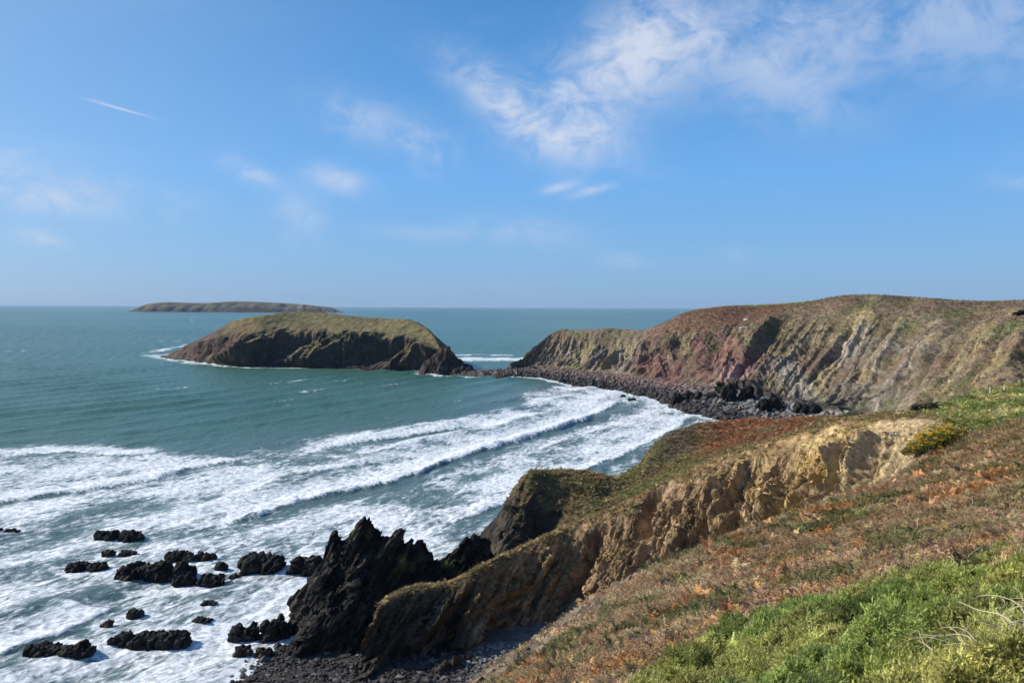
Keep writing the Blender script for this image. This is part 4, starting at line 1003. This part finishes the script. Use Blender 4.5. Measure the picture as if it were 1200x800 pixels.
scatter('promontory_turf', 'rough turf and rusty bracken on the promontory', pos, r.lognormal(-.05, .3, len(pos)), T * np.array([1.08, 1.0, .95]) * r.lognormal(.78, .25, (len(T), 1)), np.where(T[:, 0] > T[:, 1] * 1.7, r.integers(3, 7, len(T)), r.integers(5, 10, len(T))), L_HEATH, .35, 3)
pos, T, r = on_grid(CG, CC_, CV * (CK < 5.8) * (CK > 3.2), 16000, 32)
scatter('cliff_turf', 'tufts of rough grass on the cove cliff', pos, r.lognormal(-.15, .3, len(pos)), T * r.lognormal(.75, .25, (len(T), 1)), r.integers(4, 10, len(T)), L_HEATH, .3, 4)
pos, T, r = on_grid(HG, HC, (1 - HR) * (.22 * sst(HK, 2.3, 3.2) + .78 * np.maximum(sst(HK, 3.9, 4.8), sst(HSP, 10.5, 12))) * (1 - sst(HK, 6.0, 6.4)) * sst(HSP, 3.5, 6) , 22000, 33)
kz = pos[:, 2] > 9; pos, T = pos[kz], T[kz]
scatter('headland_heath', 'low heath and scrub on the slopes of the headland', pos, r.lognormal(.45, .3, len(pos)).clip(.5, 2.2) * np.interp(pos[:, 1], [150, 400], [.7, 1.1]), T * r.lognormal(.62, .16, (len(T), 1)), r.integers(0, 7, len(T)), L_HEATH, .25, 5)

nst = 3600; fe = rs.uniform(0, 1, nst) ** .9; i_ = np.minimum((fe * 5).astype(int), 4); ep = EDGE[i_] * (1 - (fe * 5 - i_))[:, None] + EDGE[i_ + 1] * (fe * 5 - i_)[:, None] + rs.normal(0, 1.35, (nst, 2))
kk_ = fbm(np.stack([ep[:, 0], ep[:, 1], 0 * ep[:, 0]], -1), 3.0, 3, 207) > -.2; ep = ep[kk_]; nst = len(ep); ez = hill_z(ep[:, 0], ep[:, 1]); rubble('edge_scree', np.stack([ep[:, 0], ep[:, 1], ez + .04], -1), rs.lognormal(-1.75, .5, nst).clip(.06, .55), mixc(np.array([.10, .072, .045]), np.array([.24, .18, .12]), rs.uniform(0, 1, nst)), M_BOUL, 'pale broken rock along the edge of the near hillside', 1, .7)
# ---- shrubs that stand out one by one
def bush(name, label, cat, c, w, d, h, col, flower=None, nsp=700, seed=0, group=None):
    r = np.random.default_rng(seed)
    e = bpy.data.objects.new(name, None); COL.objects.link(e); e.location = c; e['label'] = label; e['category'] = cat
    if group: e['group'] = group
    src = [np.array([v.co[:] for v in me_.data.vertices]) for me_ in L_GORSE.objects]
    def foliage(nm, cnt, shell, mat, sc):
        VV = []
        for k in range(cnt):
            a = r.uniform(0, 6.283); rr = math.sqrt(r.uniform(0, 1)); x, y = rr * math.cos(a), rr * math.sin(a)
            top = math.sqrt(max(0, 1 - rr * rr)) * (.75 + .35 * math.sin(3 * a + seed) * rr + .25 * r.normal())
            zz = top * (shell + (1 - shell) * r.uniform(0, 1))
            v = src[r.integers(0, 5)] * sc * r.uniform(.7, 1.3); an = r.uniform(0, 6.28); ca, sa = math.cos(an), math.sin(an)
            v = np.stack([v[:, 0] * ca - v[:, 1] * sa, v[:, 0] * sa + v[:, 1] * ca, v[:, 2]], -1)
            VV.append(v + np.array([x * w / 2, y * d / 2, max(zz, 0) * h - .05]))
        V_ = np.concatenate(VV) * (np.array([1.04, 1.04, 1.12]) if nm == 'blossom' else 1.0); F_ = np.arange(len(V_)).reshape(-1, 3)
        add(nm, mesh_from(nm, V_, F_, None, False), mat, parent=e)
    foliage('foliage', nsp, .25, plain_mat(name + '_leaf', col, .7, .45, 3.0), max(1.2, h * 1.1))
    if flower: foliage('blossom', nsp // 2, .85, plain_mat(name + '_flower', flower, .7, .3, 3.0), max(.8, h * .7))
    r2 = random.Random(seed); T_ = TM()
    for k in range(7): T_.blade([r2.uniform(-.2, .2) * w, r2.uniform(-.2, .2) * d, -.1], rdir(r2, 1.5), h * .9, .03, .1, 2)
    add('stem', T_.mesh('stem'), plain_mat(name + '_stem', (.10, .07, .04)), parent=e)
    return e
def ground(u, v, d):
    p = P(u, v, d); p[2] = max(hill_z(np.array([p[0]]), np.array([p[1]]))[0], -1); return p
def seen(u, v):
    dd = np.arange(5, 150, .5); r = ray(u, v); x = dd * r[0] / r[1]; zr = CAMZ + dd * r[2] / r[1]; zh = hill_z(x, dd)
    i = int(np.argmax(zh >= zr)) if (zh >= zr).any() else int(np.argmin(zr - zh)); return np.array([x[i], dd[i], zh[i]])
def surf(u, v, grids, tol=1.8):
    best = None
    for Gd in grids:
        pu, pv = project(Gd); dd = np.hypot(pu - u, pv - v); c = np.where((dd < tol) & (Gd[..., 1] > 20), Gd[..., 1], 1e9); i = np.unravel_index(np.argmin(c), c.shape)
        if c[i] > 1e8: i = np.unravel_index(np.argmin(dd), dd.shape)
        if best is None or c[i] < best[0]: best = (c[i], Gd[i])
    return best[1].copy()
NEARG = [CG, PG, G2H] if 'G2H' in globals() else [CG, PG]
p = surf(1106, 523, [CG, PG, HILLG], 4); bush('gorse_bush', 'wide yellow flowering gorse bush on the green slope above the cove head', 'gorse bush', p, 5.6, 3.4, 2.1, (.11, .13, .03), (.74, .50, .03), 520, 1)
p = surf(1070, 531, [CG, PG, HILLG], 4); bush('gorse_bush', 'small yellow flowering gorse bush at the very edge of the golden cliff', 'gorse bush', p, 2.6, 1.8, 1.5, (.12, .13, .03), (.72, .48, .03), 200, 2)
for (u, v, g, w, h, lab, sd) in [(1000, 489, [PG], 5.0, 1.4, 'dark green low shrub at the seaward end of the row along the cliff top', 3), (1040, 486, [PG], 6.0, 1.0, 'wide flat green shrub in the middle of the row along the cliff top', 4),
                           (1088, 481, [PG], 5.5, 1.7, 'very dark round shrub in the hollow below the fence posts', 5)]:
    p = surf(u, v, g); bush('low_shrub', lab, 'shrub', p + np.array([0, 0, -.2]), w, 3.0, h, (.075, .105, .028) if sd != 5 else (.035, .045, .016), None, 360, sd)
p = surf(1190, 372, [HG]);

for (u, v, w, h, sd, nl, lab) in [(797, 470, 11, 4.5, 51, 2, 'black rock ledge at the seaward edge of the boulder beach'), (826, 466, 9, 3.6, 52, 2, 'dark flat rock ledge in the middle of the boulder beach'),
        (862, 468, 12, 7.5, 53, 2, 'tall black rock ledge against the foot of the grey cliff'), (853, 456, 9, 5, 54, 2, 'dark rock ledge at the foot of the red cliff'), (900, 481, 13, 6, 55, 3, 'wide black rock ledge below the pale ribbed cliff'), (945, 484, 10, 5, 56, 2, 'black rock ledge peeping over the bracken topped promontory')]:
    build_rock('rock_ledge', surf(u, v, [HG]) + np.array([0, 0, -.5]), w, h, sd, nl, lab, 'dark ledges on the headland beach', 4)
# ---- fence posts, pale boulders and outcrop on the far slopes
def post(c, h, label):
    bm = bmesh.new(); bmesh.ops.create_cone(bm, cap_ends=True, segments=8, radius1=.10, radius2=.085, depth=h)
    for v in bm.verts:
        v.co.z += h / 2 - .25
        if v.co.z > h * .6 and v.co.x > 0: v.co.z -= .05
    bmesh.ops.bevel(bm, geom=[e for e in bm.edges if all(v.co.z > h * .6 for v in e.verts)], offset=.02, segments=1, affect='EDGES')
    me = bpy.data.meshes.new('fence_post'); bm.to_mesh(me); bm.free()
    o = add('fence_post', me, M_POST, label, 'post', 'pale posts beside the path', loc=tuple(c)); o.rotation_euler = (.03, random.uniform(-.06, .06), random.uniform(0, 6)); return o
M_POST = plain_mat('bleached_post_wood', (.62, .57, .48), .8, .15)
post(seen(1160, 464), 1.6, 'pale wooden post on the green slope, shorter of the pair'); post(seen(1176.5, 462), 1.75, 'pale wooden post on the green slope, taller of the pair')
for (u, v, s_, lab) in [(873, 374.5, 1.1, 'white boulder lying on the brow of the headland above the dark scar'), (867, 384, .9, 'white boulder lying in the dark scar below the headland brow')]:
    c = surf(u, v, [HG]); v0, f0 = ICO[3]; vv = v0 * (1 + fbm(v0 + s_, .8, 3, 5)[:, None] * .4) * np.array([1.2, .9, .8]) * s_
    add('pale_boulder', mesh_from('pale_boulder', vv, f0, np.tile([.72, .70, .66], (len(vv), 1)), False), M_BOUL, lab, 'boulder', loc=tuple(c + np.array([0, -.3, .3])))
c = surf(1197, 368, [HG]); VV, FF, b = [], [], 0
for k, (ox, w_, h_) in enumerate([(-3.4, 1.6, .7), (-1.0, 1.3, 1.9), (1.8, 1.4, 2.0), (4.6, 1.8, 1.8), (7.6, 1.5, 1.4)]):
    v0, f0 = ICO[3]; vv = np.sign(v0) * np.abs(v0) ** .6 * np.array([w_, 1.2, h_]); vv = vv * (1 + fbm(v0 * 1.3 + k * 4, .7, 3, 6)[:, None] * .28); VV.append((vv + np.array([ox, 0, .4])) * .62); FF.append(f0 + b); b += len(vv)
vv = np.concatenate(VV); add('rock_outcrop', mesh_from('rock_outcrop', vv, np.concatenate(FF), np.tile([.016, .015, .014], (len(vv), 1)), False), M_BOUL, 'black blocky rock outcrop near the top of the hill', 'rock outcrop', loc=tuple(c))

# ---- bleached dead stems
M_STEM = plain_mat('bleached_stem', (.52, .43, .31), .75, .3, 20)
def tube(pts, r0, r1, name):
    pts = np.array(pts); n = len(pts); V_ = []
    for i in range(n):
        tdir = pts[min(i + 1, n - 1)] - pts[max(i - 1, 0)]; tdir /= np.linalg.norm(tdir); a = np.cross(tdir, [.3, .2, .9]); a /= np.linalg.norm(a); b = np.cross(tdir, a); rad = r0 + (r1 - r0) * i / (n - 1)
        for k in range(5): V_.append(pts[i] + rad * (a * math.cos(k * 1.2566) + b * math.sin(k * 1.2566)))
    F_ = [(i * 5 + k, i * 5 + (k + 1) % 5, (i + 1) * 5 + (k + 1) % 5, (i + 1) * 5 + k) for i in range(n - 1) for k in range(5)]
    return mesh_from(name, np.array(V_), np.array(F_), None, True)
def stem_mesh(r, L, rad, arch):
    a = r.uniform(0, 6.283); pts = []
    wob_ = [r.uniform(-.12, .12) * L for _ in range(4)]
    for i in range(9):
        f = i / 8; x = L * .75 * f; zz = arch * L * math.sin(math.pi * min(1, f * .8 + .08)) + wob_[2] * .5 * math.sin(7 * f) + wob_[3] * f ; y = wob_[0] * math.sin(5 * f) + wob_[1] * f
        pts.append([x * math.cos(a) - y * math.sin(a), x * math.sin(a) + y * math.cos(a), zz - .05])
    return tube(pts, rad, rad * .35, 'stem')
r = random.Random(5)
c = seen(1188, 800); c[1] -= .75; c[2] = hill_z(c[:1], c[1:2])[0]; e = bpy.data.objects.new('bramble_tangle', None); COL.objects.link(e); e.location = c; e['label'] = 'tangle of bleached dead bramble stems in front of the green gorse'; e['category'] = 'dead bramble'
for k in range(110):
    o = add('stem', stem_mesh(r, r.uniform(.5, 1.35), r.uniform(.005, .011), r.uniform(.0, .28)), M_STEM, parent=e)
    x, y = r.uniform(-1.3, 1.0), r.uniform(-.7, .45); o.location = (x, y, hill_z(np.array([c[0] + x]), np.array([c[1] + y]))[0] - c[2] + .36 + r.uniform(0, .25))
stems = [stem_mesh(r, r.uniform(.7, 1.3), .012, r.uniform(.25, .6)) for _ in range(6)]
spots = [(915, 678, 30), (1112, 668, 27), (885, 705, 29), (838, 712, 30), (1060, 655, 30), (990, 628, 36), (1075, 625, 36), (1135, 600, 40), (950, 668, 30), (1010, 660, 29), (1180, 615, 32), (780, 745, 30), (900, 655, 37), (1105, 640, 32), (1040, 690, 23), (1150, 660, 24), (930, 715, 25),
         (860, 690, 33), (815, 690, 36), (760, 700, 38), (720, 735, 36), (960, 610, 46), (1030, 590, 50)]
for (u, v, d) in spots:
    p = seen(u, v); o = add('dead_stem', stems[r.randrange(6)], M_STEM, 'bleached dead stem arching out of the brown heath', 'dead stem', 'dead stems on the hillside', loc=(p[0], p[1], p[2] + .15)); o.rotation_euler = (0, r.uniform(-.3, .3), r.uniform(0, 6.28)); k = r.uniform(.9, 1.4); o.scale = (k, k, k)

# ---- sea air
HAZE = 2.6e-5
m = bpy.data.materials.new('sea_haze'); m.use_nodes = True; t = NT(m.node_tree); t.n.clear()
pvn = t.new('ShaderNodeVolumePrincipled'); pvn.inputs['Color'].default_value = (.50, .68, .88, 1); pvn.inputs['Density'].default_value = HAZE; pvn.inputs['Anisotropy'].default_value = .1
t.l.new(pvn.outputs[0], t.new('ShaderNodeOutputMaterial').inputs['Volume'])
bm = bmesh.new(); bmesh.ops.create_cube(bm, size=1.0)
for v in bm.verts: v.co = Vector((v.co.x * 126000, 29950 + v.co.y * 61000, 45.0 + v.co.z * 112))
me = bpy.data.meshes.new('haze'); bm.to_mesh(me); bm.free()
add('haze', me, m, 'thin pale sea haze over the bay', kind='stuff')
